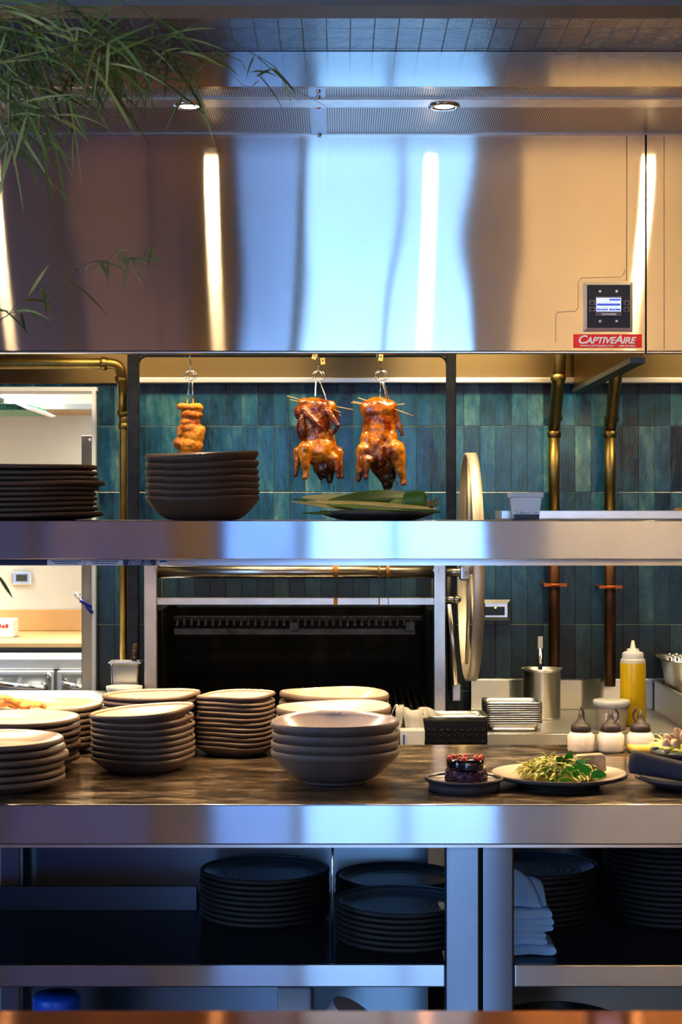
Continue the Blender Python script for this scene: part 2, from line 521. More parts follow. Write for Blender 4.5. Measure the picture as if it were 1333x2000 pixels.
for x, hw in ((WX0 + .015, .022), (-0.235, .045), (0.335, .02), (WX1 - .015, .022)):
    wf.box(x - hw, x + hw, RY - .1, RY - .04, WZ0, WZ1)
for z in (WZ0 + .02, 2.25, WZ1 - .02):
    wf.box(WX0, WX1, RY - .09, RY - .05, z - .025, z + .025)
fg = NT('dimming_glass'); _t2 = fg.n('BsdfTransparent'); _t2.inputs[0].default_value = (.62, .62, .68, 1)  # unseen darker pane added to dim one side of the mirrored window
fg.l(_t2.outputs[0], fg.t.nodes['Material Output'].inputs['Surface'])
wf.box(WX0 + .03, -.29, RY - .075, RY - .07, WZ0 + .02, WZ1 - .02, 1)
struct(wf.build('window_1', [M['trim_black'], fg.mat], origin=(0, RY, WZ0)), 'black framed shopfront window facing the kitchen', 'window')

# tiled bulkhead in front of the hood and its dark edges
HB, HT = Z(687, 4.4), Z(262, 4.4)                    # hood front: bottom, top
PF = 3.90                                            # front of the supply plenum
PT = Z(100, PF)
struct(MB().box(-2.6, 2.6, 3.60, 4.6, PT, PT + .06).build('trim_1', M['tile_soffit'], origin=(0, 3.6, PT)), 'teal tiled soffit above the hood', 'soffit')
struct(MB().box(-2.6, 2.6, 3.585, 3.60, PT - .004, PT + .012).build('trim_2', M['trim_bronze'], origin=(0, 3.6, PT)), 'thin bronze edge strip of the tiled soffit', 'trim')
struct(MB().box(-2.6, 2.6, 3.57, 3.66, PT + .012, PT + .10).build('trim_3', M['trim_black'], origin=(0, 3.57, PT)), 'black shadow gap above the tiled soffit', 'trim')
struct(MB().box(-2.6, 2.6, 3.48, 3.57, Z(11, 3.48), CEIL).build('trim_4', M['fascia_grey'], origin=(0, 3.48, PT + .1)), 'grey fascia across the top', 'fascia')
# stainless flashing between the tiles and the hood
fl = MB().box(OX1 - 2.4, 3.4, WALLY - .012, WALLY - .002, Z(750, WALLY), CEIL - .05)
struct(MB().box(X(272, WALLY), 3.4, WALLY - .045, WALLY - .012, Z(750, WALLY), Z(739, WALLY)).build('trim_7', M['steel'], bevel=.003), 'bright stainless ledge along the top of the tiles', 'ledge')
struct(fl.build('trim_5', M['steel_flash'], origin=(0, WALLY, Z(750, WALLY)), bevel=.003), 'stainless flashing strip between tiles and hood', 'flashing')
# frame of the pass-through opening
wz = MB()
wz.box(LX + .1, OX1 + .012, WALLY - .03, WALLY + .13, OZ1 - .013, OZ1)
wz.box(OX1 - .004, OX1 + .008, WALLY - .03, WALLY + .13, 0.42, OZ1 - .013)
struct(wz.build('trim_6', M['white_frame'], origin=(OX1, WALLY, .42)), 'white metal frame of the pass-through opening', 'frame')

# corner guard on the opening's jamb
cg = thing('corner_guard', 'grey steel corner guard screwed to the jamb of the pass-through opening', 'guard', (X(172, 5.68), 5.68, .42))
MB().box(X(161, 5.68), X(183, 5.68), 5.66, 5.69, .42, Z(851, 5.68)).build('plate', M['steel_dark'], cg, bevel=.002)
MB().ball((X(174, 5.65), 5.658, Z(859, 5.65)), (.006, .004, .006)).build('screw', M['chrome'], cg)

# ================================================================== HOOD
M['seam'] = simple('seam_dark', (0.012, 0.010, 0.009), 0.6)
HX1 = X(1262, 4.4)
M['flange'] = simple('flange_dark', (.07, .085, .08), .45, .5, .2, 8)
hood = thing('range_hood', 'large brushed stainless range hood over the grill, with control panel and red maker sticker', 'hood', (0, 4.4, HB))
h = MB()
h.box(-2.5, HX1 - .002, 4.40, 4.42, HB, HT + .02)
h.build('front_panel', M['steel_hood'], hood)
MB().box(-2.5, HX1 - .002, 4.40, 4.425, HB - .004, HB + .004).build('bottom_rim', M['steel_plain'], hood, bevel=.0015)
MB().box(HX1 - .028, HX1 - .004, 4.425, WALLY - .05, HB - .012, CEIL - .1).build('end_panel', M['steel_flash'], hood)
MB().box(HX1 - .034, HX1 + .004, 4.43, WALLY - .05, HB - .026, HB - .012).build('end_flange', M['flange'], hood)
MB().box(-2.5, HX1 - .03, 4.43, WALLY - .05, 2.48, 2.50).build('inner_top', M['steel'], hood)
# faint panel joint and film edge on the front
j = MB()
xs = X(1225, 4.4)
j.box(xs - .0007, xs + .0007, 4.3990, 4.40, Z(548, 4.4), HT - .006)
fe = [(1086, 668), (1086, 616), (1090, 610), (1125, 608), (1130, 600), (1130, 550), (1136, 543), (1212, 541), (1219, 536), (1222, 526)]
j.tube([(X(a, 4.4), 4.3995, Z(b, 4.4)) for a, b in fe], .0006, 5)
j.build('panel_joint', M['seam'], hood)

plen = thing('supply_plenum', 'stainless air supply box with perforated underside and two lit downlights above the hood', 'plenum', (0, PF, HT))
MB().box(-2.6, 2.6, PF, PF + .02, HT - .002, PT - .001).build('front_face', M['steel_hood'], plen)
y1, y2 = 4.005, 4.086
dvx0, dvx1 = X(607, 4.2), X(637, 4.2)
for nm, (a, b) in (('perforated_panel', (PF + .02, y1)), ('perforated_panel', (y2, 4.398))):
    for (xa, xb) in ((-2.6, dvx0), (dvx1, 2.6)):
        MB().box(xa, xb, a, b, HT, HT + .01).build(nm, M['perforated'], plen)
MB().box(-2.6, 2.6, y1, y2, HT - .006, HT + .006).build('light_strip', M['steel_plain'], plen, bevel=.0015)
MB().box(-2.6, 2.6, 4.385, 4.399, HT - .003, HT + .002).build('rear_lip', M['steel_plain'], plen)
br = MB().box(dvx0, dvx1, PF + .02, y1, HT - .003, HT + .002).box(dvx0, dvx1, y2, 4.388, HT - .003, HT + .002)
br.build('bracket', M['steel_face'], plen)
for (px, py) in ((622, 175), (622, 187), (622, 207), (624, 260)):
    yy = (HT - EYE) * F / (CY - py)
    MB().ball((X(px, yy), yy, HT - .004), (.0055, .0055, .0045)).build('bolt', M['chrome'], plen)
dlY = (HT - EYE) * F / (CY - 202)
DLX = [X(370, dlY) + k * .596 for k in (-3, -2, -1, 0, 1, 2, 3)]
M['lamp_lens'] = simple('lamp_lens', (1, .9, .75), .4, emis=((1.0, .85, .62), 14.0))
for x in DLX:
    c = (x, dlY, HT - .006)
    dl = MB().lathe([(.022, 0), (.024, -.003), (.034, -.005), (.037, -.001), (.037, .004)], 28, c).build('downlight', M['chrome'], plen)
    MB().lathe([(0, -.0015), (.0225, -.0015)], 28, c).build('lens', M['lamp_lens'], dl)

hood2 = thing('range_hood', 'second stainless hood section starting right of the black seam', 'hood', (HX1 + .9, 4.4, HB))
MB().box(HX1 + .003, 2.6, 4.40, 4.42, HB, HT + .02).build('front_panel', M['steel_hood'], hood2)
MB().box(HX1 + .003, 2.6, 4.40, 4.425, HB - .004, HB + .004).build('bottom_rim', M['steel_plain'], hood2, bevel=.0015)
xs = X(1298, 4.4)
MB().box(xs - .0006, xs + .0006, 4.3992, 4.40, HB + .006, HT - .006).build('panel_joint', M['seam'], hood2)
MB().box(HX1 - .001, HX1 + .0025, 4.406, 4.42, HB + .005, HT).build('seam_backing', M['seam'], hood2)


def text_mesh(body, size, mat, loc, parent, name='lettering', shear=0, offset=0, caps=False, align='CENTER', spacing=1.0, sx=1.0, depth=0.0003):
    cu = bpy.data.curves.new('t', 'FONT'); cu.body = body; cu.size = size; cu.shear = shear; cu.offset = offset
    cu.align_x = align; cu.align_y = 'CENTER'; cu.extrude = depth; cu.space_character = spacing
    if caps:
        cu.small_caps_scale = 0.78
        for i, cf in enumerate(cu.body_format):
            cf.use_small_caps = True
    t = bpy.data.objects.new('t', cu); COL.objects.link(t)
    dg = bpy.context.evaluated_depsgraph_get(); dg.update()
    me = bpy.data.meshes.new_from_object(t.evaluated_get(dg))
    bpy.data.objects.remove(t)
    w = WLOC[parent.name]
    R = Matrix.Rotation(PI / 2, 4, 'X')
    me.transform(Matrix.Translation(Vector(loc) - Vector(w)) @ R @ Matrix.Diagonal((sx, 1, 1, 1)))
    me.materials.clear(); me.materials.append(mat)
    ob = bpy.data.objects.new(name, me); COL.objects.link(ob); ob.parent = parent; WLOC[ob.name] = w
    return ob


# control panel (read off the photo: bezel 1139-1236 x 551-648)
k = 4.4 / F
M['bezel'] = simple('bezel', (0.72, 0.65, 0.54), .3, .35, .05, 10)
M['panel_navy'] = simple('panel_navy', (0.012, 0.014, 0.022), .45, 0, .3, 30)
M['screen_blue'] = simple('screen_blue', (.5, .6, .9), .3, emis=((.42, .55, 1.0), .75))
M['screen_dark'] = simple('screen_dark', (.08, .12, .5), .3, emis=((.04, .08, .50), .4))
M['plum'] = simple('plum_plastic', (.11, .085, .10), .4)
M['white_ink'] = simple('white_ink', (.85, .83, .80), .5, 0, .02)
M['red_vinyl'] = simple('red_vinyl', (.80, .018, .010), .35, 0, .08, 10)
cpx, cpz = X(1188, 4.4), Z(599.5, 4.4)
cp = MB()
W, Hh = 48.5 * k, 48.5 * k
i1 = 42 * k
yb, yf = 4.40, 4.388
for (sx, sz) in ((0, 1), (0, -1), (1, 0), (-1, 0)):
    if sz:
        a = [(-W, yb, sz * Hh), (W, yb, sz * Hh), (i1, yf, sz * i1), (-i1, yf, sz * i1)]
    else:
        a = [(sx * W, yb, -Hh), (sx * W, yb, Hh), (sx * i1, yf, i1), (sx * i1, yf, -i1)]
    cp.quad(*[(cpx + p[0], p[1], cpz + p[2]) for p in a])
panel = cp.build('control_panel', M['bezel'], hood)
panel['label'] = 'square control panel with lit blue screen and four buttons'
MB().box(cpx - i1, cpx + i1, 4.389, 4.40, cpz - i1, cpz + i1).build('face_plate', M['panel_navy'], panel)
MB().box(cpx - 26 * k, cpx + 26 * k, 4.3865, 4.389, cpz - 19.5 * k, cpz + 19.5 * k).build('screen_surround', M['plum'], panel, bevel=.001)
MB().box(cpx - 24 * k, cpx + 24 * k, 4.3858, 4.3866, cpz - 10 * k, cpz + 16.5 * k).build('screen', M['screen_blue'], panel)
for (dx, dz) in ((-32, 7.5), (-32, -5.5), (35, 7.0), (35, -6.0)):
    b = MB().box(cpx + (dx - 6) * k, cpx + (dx + 6) * k, 4.3868, 4.389, cpz + (dz - 5) * k, cpz + (dz + 5) * k)
    b.lathe([(0, -.001), (2.6 * k, -.001), (3 * k, .002)], 16, (cpx + dx * k, 4.3868, cpz + dz * k), 'y', 1)
    b.build('button', [M['plum'], M['black_plastic']], panel)
for (dx, dz) in ((-16.5, 29), (16, 29), (-16.5, -29), (16, -29)):
    MB().ball((cpx + dx * k, 4.3885, cpz + dz * k), (2.8 * k, .0018, 2.8 * k)).build('screw', M['bezel'], panel)
bars = MB()
def sbar(x0, x1, z0, z1): bars.box(cpx + x0 * k, cpx + x1 * k, 4.3852, 4.3859, cpz + z0 * k, cpz + z1 * k)
sbar(1, 22.5, 11, 14.5); sbar(-23, 22.5, 1, 5.5); sbar(-23, -2, -8, -4.6); sbar(1, 22.5, -8, -4.6)
for zz in (12.8, 8.0, -2.6):
    for q in range(7):
        if zz == 12.8 and q > 3: continue
        sbar(-21 + q * 5.6, -21 + q * 5.6 + 3.6, zz - .35, zz + .35)
bars.build('screen_text_bars', M['screen_dark'], panel)
text_mesh('LIGHTS', 3.3 * k * 1.35, M['white_ink'], (cpx - 12 * k, 4.3848, cpz - 6.3 * k), panel)
text_mesh('FANS', 3.3 * k * 1.35, M['white_ink'], (cpx + 10 * k, 4.3848, cpz - 6.3 * k), panel)
text_mesh('CaptiveAire', 4.6 * k * 1.3, M['white_ink'], (cpx, 4.3860, cpz - 15.3 * k), panel, shear=.25, offset=.0001, caps=True)
sx0, sx1, sz0, sz1 = X(1120.5, 4.4), X(1254.5, 4.4), Z(679.5, 4.4), Z(653, 4.4)
stk = MB().box(sx0, sx1, 4.3988, 4.40, sz0, sz1).build('maker_sticker', M['red_vinyl'], hood)
stk['label'] = 'red sticker with white lettering'
mx = (sx0 + sx1) / 2
text_mesh('CaptiveAire', 22.5 * k, M['white_ink'], (mx - .004, 4.3984, Z(664, 4.4)), stk, shear=.28, offset=.0006, caps=True, spacing=.98, sx=1.04)
text_mesh('WWW.CAPTIVEAIRE.COM  \u2022  1.800.334.8256', 5.0 * k, M['white_ink'], (mx, 4.3984, Z(675.8, 4.4)), stk, offset=.0001, sx=1.12)

# ================================================================== BACK KITCHEN seen through the opening
M['butcher'] = simple('butcher_block', (.62, .38, .17), .45, 0, .18, 3, .05, 40)
M['fridge_steel'] = steel('fridge_steel', (.66, .65, .63), .06, .2)
M['green_mesh'] = simple('green_mesh', (.05, .20, .12), .5, 0, .6, 60)
M['hood_tan'] = steel('hood_tan', (.50, .40, .30), .08, .25)
FY = 7.0
fr = thing('undercounter_fridge', 'stainless undercounter fridge with two latched doors in the back kitchen', 'fridge', (X(60, FY), FY, 0))
fx0, fx1 = -3.2, X(176, FY)
zt = Z(1286, FY)
MB().box(fx0, fx1, FY + .02, BKY - .04, .05, zt - .05).build('cabinet', M['fridge_steel'], fr)
MB().box(fx0, fx1, FY, BKY - .04, zt - .045, zt).build('top_rail', M['fridge_steel'], fr, bevel=.004)
dzt, dzb = Z(1309, FY), .12
seam = X(110.5, FY)
for (a, b, hx) in ((X(-60, FY), seam - .006, (X(2, FY), X(92, FY))), (seam + .006, fx1, (X(128, FY), X(172, FY)))):
    d = MB().box(a, b, FY - .03, FY + .02, dzb, dzt).build('door', M['fridge_steel'], fr, bevel=.005)
    MB().box(hx[0] - .01, hx[1] + .02, FY - .033, FY - .03, Z(1362, FY), Z(1316, FY)).build('latch_plate', M['steel_dark'], d)
    zz = Z(1337, FY)
    MB().tube([(hx[0], FY - .035, zz + .012), (hx[0] + .01, FY - .065, zz + .008), ((hx[0] + hx[1]) / 2, FY - .075, zz), (hx[1] - .012, FY - .065, zz - .004), (hx[1], FY - .035, zz - .01)], .012, 10).build('handle', M['chrome'], d)
    MB().ball((hx[1] + .012, FY - .034, Z(1318, FY)), (.011, .006, .011)).build('bolt', M['chrome'], d)
MB().box(fx0, fx1, FY + .32, BKY - .06, zt, .8705).build('black_plinth', M['black_plastic'], fr)
bz = Z(1265, FY)
bt = tag(MB().box(fx0, fx1, FY + .28, BKY - .003, .8712, Z(1232, BKY)).build('wooden_worktop', M['butcher'], bevel=.004), 'butcher block worktop above the fridge in the back kitchen', 'worktop')
tag(MB().box(fx0, fx1, BKY - .02, BKY - .002, Z(1232, BKY) + .001, Z(1190, BKY)).build('wooden_backsplash', M['butcher'], bevel=.003), 'wooden upstand along the cream wall behind the butcher block', 'backsplash')
# small white box with red print on the block
wy = 7.55
wbx = thing('white_carton', 'small white carton with red print on the butcher block', 'box', (X(5, wy), wy, Z(1232, BKY) + .001))
MB().box(X(-30, wy), X(26, wy), wy, wy + .12, Z(1232, BKY) + .001, Z(1210, wy)).build('carton', M['plaster_white'], wbx, bevel=.003)
rp = MB()
for q in range(4): rp.box(X(-10 + q * 7, wy), X(-5 + q * 7, wy), wy - .002, wy, Z(1226, wy), Z(1221 - (q % 2) * 2, wy))
rp.build('print', M['red_vinyl'], wbx)
# wall outlet in the back kitchen
M['socket_dark'] = simple('socket_dark', (.06, .07, .05), .4)
so = thing('wall_socket', 'small steel switch plate on the cream back kitchen wall', 'socket', (X(43, BKY), BKY - .01, Z(1129, BKY)))
MB().box(X(24, BKY), X(62, BKY), BKY - .015, BKY - .002, Z(1142, BKY), Z(1116, BKY)).build('plate', M['aluminium'], so, bevel=.005)
MB().box(X(33, BKY), X(54, BKY), BKY - .02, BKY - .015, Z(1135, BKY), Z(1122, BKY)).build('switch', M['socket_dark'], so)
# steel hood and ceiling lamp further back
bh = thing('steel_canopy', 'tan steel canopy at the ceiling of the back kitchen', 'canopy', (X(60, 7.6), 7.6, Z(800, 7.6)))
MB().box(X(-200, 7.4), X(190, 7.4), 7.4, BKY - .01, Z(796, 7.4), CEIL - .05).build('body', M['hood_tan'], bh)
MB().box(X(-200, 7.4), X(190, 7.4), 7.37, 7.4, Z(800, 7.4), Z(789, 7.4)).build('lip', M['steel_dark'], bh)
cl = thing('ceiling_lamp', 'white slanted ceiling lamp with green louvre at the top of the pass-through', 'lamp', (X(0, 6.8), 6.8, Z(800, 6.8)))
M['lamp_white'] = simple('lamp_white', (.9, .9, .85), .5, emis=((1, .96, .86), 1.6))
MB().prism([(X(-60, 6.8), Z(766, 6.8)), (X(-5, 6.8), Z(766, 6.8)), (X(68, 6.8), Z(799, 6.8)), (X(60, 6.8), Z(802, 6.8)), (X(-5, 6.8), Z(773, 6.8)), (X(-60, 6.8), Z(773, 6.8))], 'y', 6.75, 7.3).build('shade', M['white_frame'], cl)
MB().box(X(8, 6.9), X(46, 6.9), 6.9, 7.2, Z(786, 6.9), Z(762, 6.9)).build('diffuser', M['lamp_white'], cl)
MB().box(X(-60, 6.8), X(52, 6.8), 6.82, 7.28, Z(800, 6.8), Z(788, 6.8)).build('louvre', M['green_mesh'], cl)
# blue cord with carabiner on the jamb
M['blue_cord'] = simple('blue_cord', (.015, .03, .30), .6, 0, .3, 40)
cb = thing('blue_lanyard', 'blue cord hanging on a steel snap hook at the jamb of the opening', 'lanyard', (X(168, 5.57), 5.57, Z(1197, 5.57)))
y = 5.575
MB().tube([(X(px, y), y - .01 * math.sin(i), Z(py, y)) for i, (px, py) in enumerate(((157, 1172), (163, 1176), (170, 1180), (178, 1184), (180, 1192), (175, 1188), (168, 1182), (172, 1186), (181, 1197)))], .006, 8).build('cord', M['blue_cord'], cb)
MB().tube([(X(px, y), y - .004, Z(py, y)) for px, py in ((158, 1174), (149, 1166), (146, 1160), (150, 1157), (154, 1163), (156, 1156), (158, 1164))], .0028, 8).build('snap_hook', M['chrome'], cb)

# ================================================================== PIPES
M['brass'] = simple('aged_brass', (.30, .215, .075), .42, 1.0, .35, 8, .05, 60)
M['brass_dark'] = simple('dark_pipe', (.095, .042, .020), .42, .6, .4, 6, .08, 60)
M['clamp'] = simple('copper_clamp', (.50, .13, .03), .4, .6, .2, 30)


def rampseg(mb, pts, r, mat=0):
    mb.tube(pts, r, 16, mat)


def pipe(label, segs, fits, clampy=None, clampx=None):
    """segs: list of (material key, radius, [(px, py, Y)...]); fits: (px, py, Y, radius, dir)"""
    p0 = segs[-1][2][-1]
    root = thing('gas_pipe', label, 'pipe', (X(p0[0], p0[2]), p0[2], Z(p0[1], p0[2])), 'brass pipes in front of the tile wall')
    for (mk, r, pts) in segs:
        P = [Vector((X(a, Y), Y, Z(b, Y))) for a, b, Y in pts]
        if len(P) > 2:                                 # round the corners
            out = [P[0]]
            for i in range(1, len(P) - 1):
                a, b, c = P[i - 1], P[i], P[i + 1]
                d1 = min((a - b).length * .45, r * 1.7); d2 = min((c - b).length * .45, r * 1.7)
                s, e = b + (a - b).normalized() * d1, b + (c - b).normalized() * d2
                for q in range(7):
                    t = q / 6; out.append(s * (1 - t) ** 2 + b * 2 * t * (1 - t) + e * t * t)
            out.append(P[-1]); P = out
        MB().tube(P, r, 18).build('pipe', M[mk], root)
    for (a, b, Y, r, ax) in fits:
        c = (X(a, Y), Y, Z(b, Y))
        w = .010
        MB().lathe([(r * .9, -w), (r, -w * .7), (r * 1.04, 0), (r, w * .7), (r * .9, w)], 20, c, ax).build('fitting', M['brass'], root)
    if clampy:
        Y = 5.5
        cx, cz = X(clampx, Y), Z(clampy, Y)
        MB().box(cx - .036, cx + .036, Y - .022, Y - .016, cz - .005, cz + .005).ring((cx, Y, cz), .0225, .005, 'z', 20, 6).box(cx - .032, cx - .02, Y - .02, WALLY, cz - .003, cz + .003).build('clamp', M['clamp'], root)
    return root


pipe('brass pipe running across the top of the opening and down beside the black post',
     [('brass', .0165, [(-260, 711, 5.38), (232, 710, 5.38), (240, 742, 5.40), (240, 806, 5.46)]), ('brass', .0135, [(240, 804, 5.46), (241, 835, 5.47), (242, 1352, 5.47)])],
     [(203, 710, 5.38, .0205, 'x'), (237, 741, 5.40, .019, 'z'), (240, 806, 5.46, .019, 'z'), (241, 832, 5.47, .0165, 'z')])
pipe('brass pipe dropping to the right of the steel wheel, nearer of two',
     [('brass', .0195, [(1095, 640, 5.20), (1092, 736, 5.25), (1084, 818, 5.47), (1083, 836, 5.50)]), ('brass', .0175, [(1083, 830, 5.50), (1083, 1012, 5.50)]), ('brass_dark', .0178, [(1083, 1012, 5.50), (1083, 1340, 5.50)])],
     [(1091, 738, 5.25, .0225, 'z'), (1085, 816, 5.47, .0225, 'z'), (1083, 848, 5.50, .021, 'z')], 1142, 1084)
pipe('brass pipe under the hood end flange, farther from the steel wheel',
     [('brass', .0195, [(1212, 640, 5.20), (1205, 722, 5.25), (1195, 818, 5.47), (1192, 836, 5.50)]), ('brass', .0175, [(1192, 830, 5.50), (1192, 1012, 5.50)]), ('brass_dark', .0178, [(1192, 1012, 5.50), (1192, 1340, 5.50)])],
     [(1204, 726, 5.25, .0225, 'z'), (1195, 818, 5.47, .0225, 'z'), (1192, 848, 5.50, .021, 'z')], 1146, 1192)

# ================================================================== BLACK HANGING FRAME
FYY = 5.10
fx = lambda p: X(p, FYY)
hf = thing('hanging_rack', 'black steel rack of two posts and a crossbar that the roasts hang from', 'rack', (0, FYY, Z(1420, FYY)))
for (a, b) in ((250, 272), (872, 891)):
    MB().box(fx(a), fx(b), FYY - .015, FYY + .015, Z(1385, FYY), Z(660, FYY)).build('post', M['black_iron'], hf, bevel=.003)
cbm = MB().box(fx(272), fx(872), FYY - .015, FYY + .015, Z(697, FYY), Z(676, FYY))
for (xa, sgn) in ((272, 1), (872, -1)):
    cbm.prism([(fx(xa), Z(697, FYY)), (fx(xa + 12 * sgn), Z(697, FYY)), (fx(xa + 4 * sgn), Z(701, FYY)), (fx(xa), Z(709, FYY))], 'y', FYY - .015, FYY + .015)
cbm.build('crossbar', M['black_iron'], hf, bevel=.002)

# ================================================================== GRILL
GY = 5.0
gx = lambda p: X(p, GY)
def fire_mat():
    m = NT('sooty_firebox')
    n1 = m.noise(m.wpos((3, 1, .5)), 4, 6, .7); n2 = m.noise(m.wpos(), 60, 4, .7)
    k = m.math('ADD', m.math('MULTIPLY', n1, .8), m.math('MULTIPLY', n2, .2))
    m.set(Base_Color=m.ramp(k, [(.45, (.0025, .0025, .0025)), (.62, (.012, .011, .009)), (.75, (.05, .046, .038))]), Roughness=.75, Specular_IOR_Level=.15, Normal=m.bump(k, .4, .004))
    return m.mat
M['fire_black'] = fire_mat()
M['grease_steel'] = simple('grease_steel', (.46, .43, .38), .30, 1.0, .2, 9, .08, 80)
M['rust_drip'] = simple('rust_drip', (.42, .19, .03), .5, .2, .4, 30)
M['wheel_steel'] = simple('wheel_steel', (.68, .62, .52), .50, .85, .12, 6)
gr = thing('wood_fire_grill', 'steel wood-fired grill with black firebox, raised grate and crank axle', 'grill', (gx(576), GY, 0))
LEDGE = EYE - .595
G0, G1 = gx(270), gx(905)
MB().box(G0, G1, 4.93, 5.56, .1, LEDGE - .08).build('body', M['steel_dark'], gr)
hb = MB().box(gx(308), gx(848), 5.535, 5.565, LEDGE - .08, Z(1186, 5.55))
hb.box(gx(300), gx(311), 5.05, 5.55, LEDGE - .08, Z(1190, 5.1)).box(gx(840), gx(848), 5.05, 5.55, LEDGE - .08, Z(1190, 5.1))
hb.build('firebox', M['fire_black'], gr)
pl = MB().box(gx(283), gx(308), GY - .018, GY + .018, LEDGE - .05, Z(1090, GY))
pr = MB().box(gx(848), gx(871), GY - .018, GY + .018, LEDGE - .05, Z(1090, GY))
M['post_warm'] = simple('post_warm', (.50, .44, .36), .35, 1.0, .25, 4)
pl.build('post', M['post_warm'], gr, bevel=.003); pr.build('post', M['grease_steel'], gr, bevel=.003)
r = .0185
ax = MB().tube([(gx(300), GY + .01, Z(1117, GY)), (gx(850), GY + .01, Z(1117, GY))], r, 20)
axle = ax.build('axle', M['grease_steel'], gr)
dr = MB()
for px, w in ((656, 6), (741, 2), (758, 4)):
    dr.lathe([(r + .0008, -w * .0013), (r + .0011, 0), (r + .0008, w * .0013)], 20, (gx(px), GY + .01, Z(1117, GY)), 'x')
dr.build('rust_stain', M['rust_drip'], axle)
fb = MB().box(gx(305), gx(850), GY - .006, GY + .006, Z(1182, GY), Z(1167, GY)).build('crossbar', M['grease_steel'], gr, bevel=.002)
ds = MB()
for px, w in ((656, 4), (741, 1.5), (759, .8)): ds.box(gx(px - w), gx(px + w), GY - .0068, GY - .006, Z(1181.5, GY), Z(1167.5, GY))
ds.build('rust_stain', M['rust_drip'], fb)
for (px, py) in ((300, 1112), (861, 1114), (851, 1113)):
    MB().lathe([(0, -.012), (.009, -.012), (.009, 0)], 6, (gx(px), GY - .018, Z(py, GY)), 'y', smooth=False).build('bolt', M['grease_steel'], gr)
# raised grate: frame and V rods
M['grate_iron'] = simple('grate_iron', (.05, .047, .043), .4, .8, .5, 20, .3, 90)
gz = Z(1226, 5.06)
gt = MB().box(X(340, 5.05), X(812, 5.05), 5.04, 5.06, Z(1240, 5.05), Z(1227, 5.05))
gt.box(X(285, 5.45), X(842, 5.45), 5.44, 5.46, Z(1213, 5.45), Z(1203, 5.45))
grate = gt.build('raised_grate', M['grate_iron'], gr, bevel=.002)
for i in range(34):
    px = 346 + i * 13.9
    MB().tube([(X(px, 5.03), 5.03, Z(1220, 5.03)), (X(px, 5.03) + .0, 5.05, Z(1219, 5.05)), (X(px, 5.45), 5.45, Z(1206, 5.45))], .0042, 6).build('rod', M['grate_iron'], grate)
for px in (575, 802):
    MB().box(X(px - 9, 5.03), X(px + 9, 5.03), 5.02, 5.04, Z(1232, 5.03), Z(1215, 5.03)).build('clip', M['grate_iron'], grate, bevel=.002)
for px in (316, 845):
    MB().tube([(X(px, 5.08), 5.08, Z(1130, 5.08)), (X(px, 5.08), 5.08, Z(1345, 5.08))], .003, 6).build('hanging_chain', M['black_iron'], gr)
# lower cooking bars
lz = Z(1400, 5.02)
low = MB().box(gx(312), gx(842), 5.02, 5.04, lz - .02, lz)
for i in range(38):
    px = 318 + i * 14
    low.tube([(X(px, 5.02), 5.02, lz + .002), (X(px, 5.02), 5.52, lz + .030)], .0065, 6)
low.build('lower_grate', M['grate_iron'], gr)
# front ledge and rail
MB().box(G0, G1, 4.80, 4.98, LEDGE - .02, LEDGE).build('front_ledge', M['grease_steel'], gr, bevel=.003)
MB().tube([(X(700, 4.78), 4.775, Z(1400, 4.78)), (X(818, 4.78), 4.775, Z(1400, 4.78))], .006, 10).build('towel_rail', M['grease_steel'], gr)
# lever, stub and linkage at the right post
yl = 4.96
MB().tube([(X(878, yl), yl, Z(1180, yl)), (X(886, yl), yl, Z(1260, yl)), (X(891, yl), yl, Z(1338, yl))], [.007, .0065, .0075], 8).build('lever', M['grease_steel'], gr)
MB().tube([(gx(868), GY, Z(1170, GY)), (gx(896), GY, Z(1171, GY))], .009, 12).ball((gx(893), GY - .004, Z(1171, GY)), .012).build('pivot_pin', M['grease_steel'], gr)
MB().tube([(gx(880), GY + .05, Z(1112, GY)), (gx(884), GY + .05, Z(1350, GY))], .010, 8).build('linkage', M['black_iron'], gr)
MB().box(gx(884), gx(903), GY + .02, GY + .08, Z(1372, GY), Z(1338, GY)).build('stop_block', M['steel_dark'], gr, bevel=.004)
# crank wheel
wx0, wx1, WR = .3565, .3875, .328
wc = (0, GY + .01, Z(1107, GY))
wh = thing('crank_wheel', 'big flat-rimmed steel crank wheel seen edge on beside the grill', 'wheel', ((wx0 + wx1) / 2, wc[1], wc[2] - WR))
MB().lathe([(WR - .006, wx0), (WR, wx0 + .001), (WR, wx1 - .001), (WR - .006, wx1), (WR - .007, (wx0 + wx1) / 2), (WR - .006, wx0)], 96, (0, wc[1], wc[2]), 'x').build('rim', M['wheel_steel'], wh)
MB().lathe([(.012, wx0 - .01), (.03, wx0 - .01), (.03, wx1 + .004), (.012, wx1 + .004)], 24, (0, wc[1], wc[2]), 'x').build('hub', M['wheel_steel'], wh)
MB().tube([(gx(873), GY + .01, Z(1118, GY)), (gx(925), GY + .01, Z(1118, GY))], .0125, 14).build('crank_shaft', M['grease_steel'], wh)
col = MB().box(gx(899), gx(920), GY - .02, GY + .04, Z(1134, GY), Z(1104, GY)).build('shaft_collar', M['grease_steel'], wh, bevel=.006)
MB().lathe([(0, -.01), (.008, -.01), (.008, 0)], 6, (gx(909), GY - .02, Z(1119, GY)), 'y', smooth=False).build('bolt', M['chrome'], col)
xm = (wx0 + wx1) / 2
for a in (80, 152, 224, 296, 8):
    a = math.radians(a)
    MB().tube([(xm, wc[1] + .025 * math.cos(a), wc[2] + .025 * math.sin(a)), (xm, wc[1] + (WR - .008) * math.cos(a), wc[2] + (WR - .008) * math.sin(a))], .0055, 10).build('spoke', M['wheel_steel'], wh)

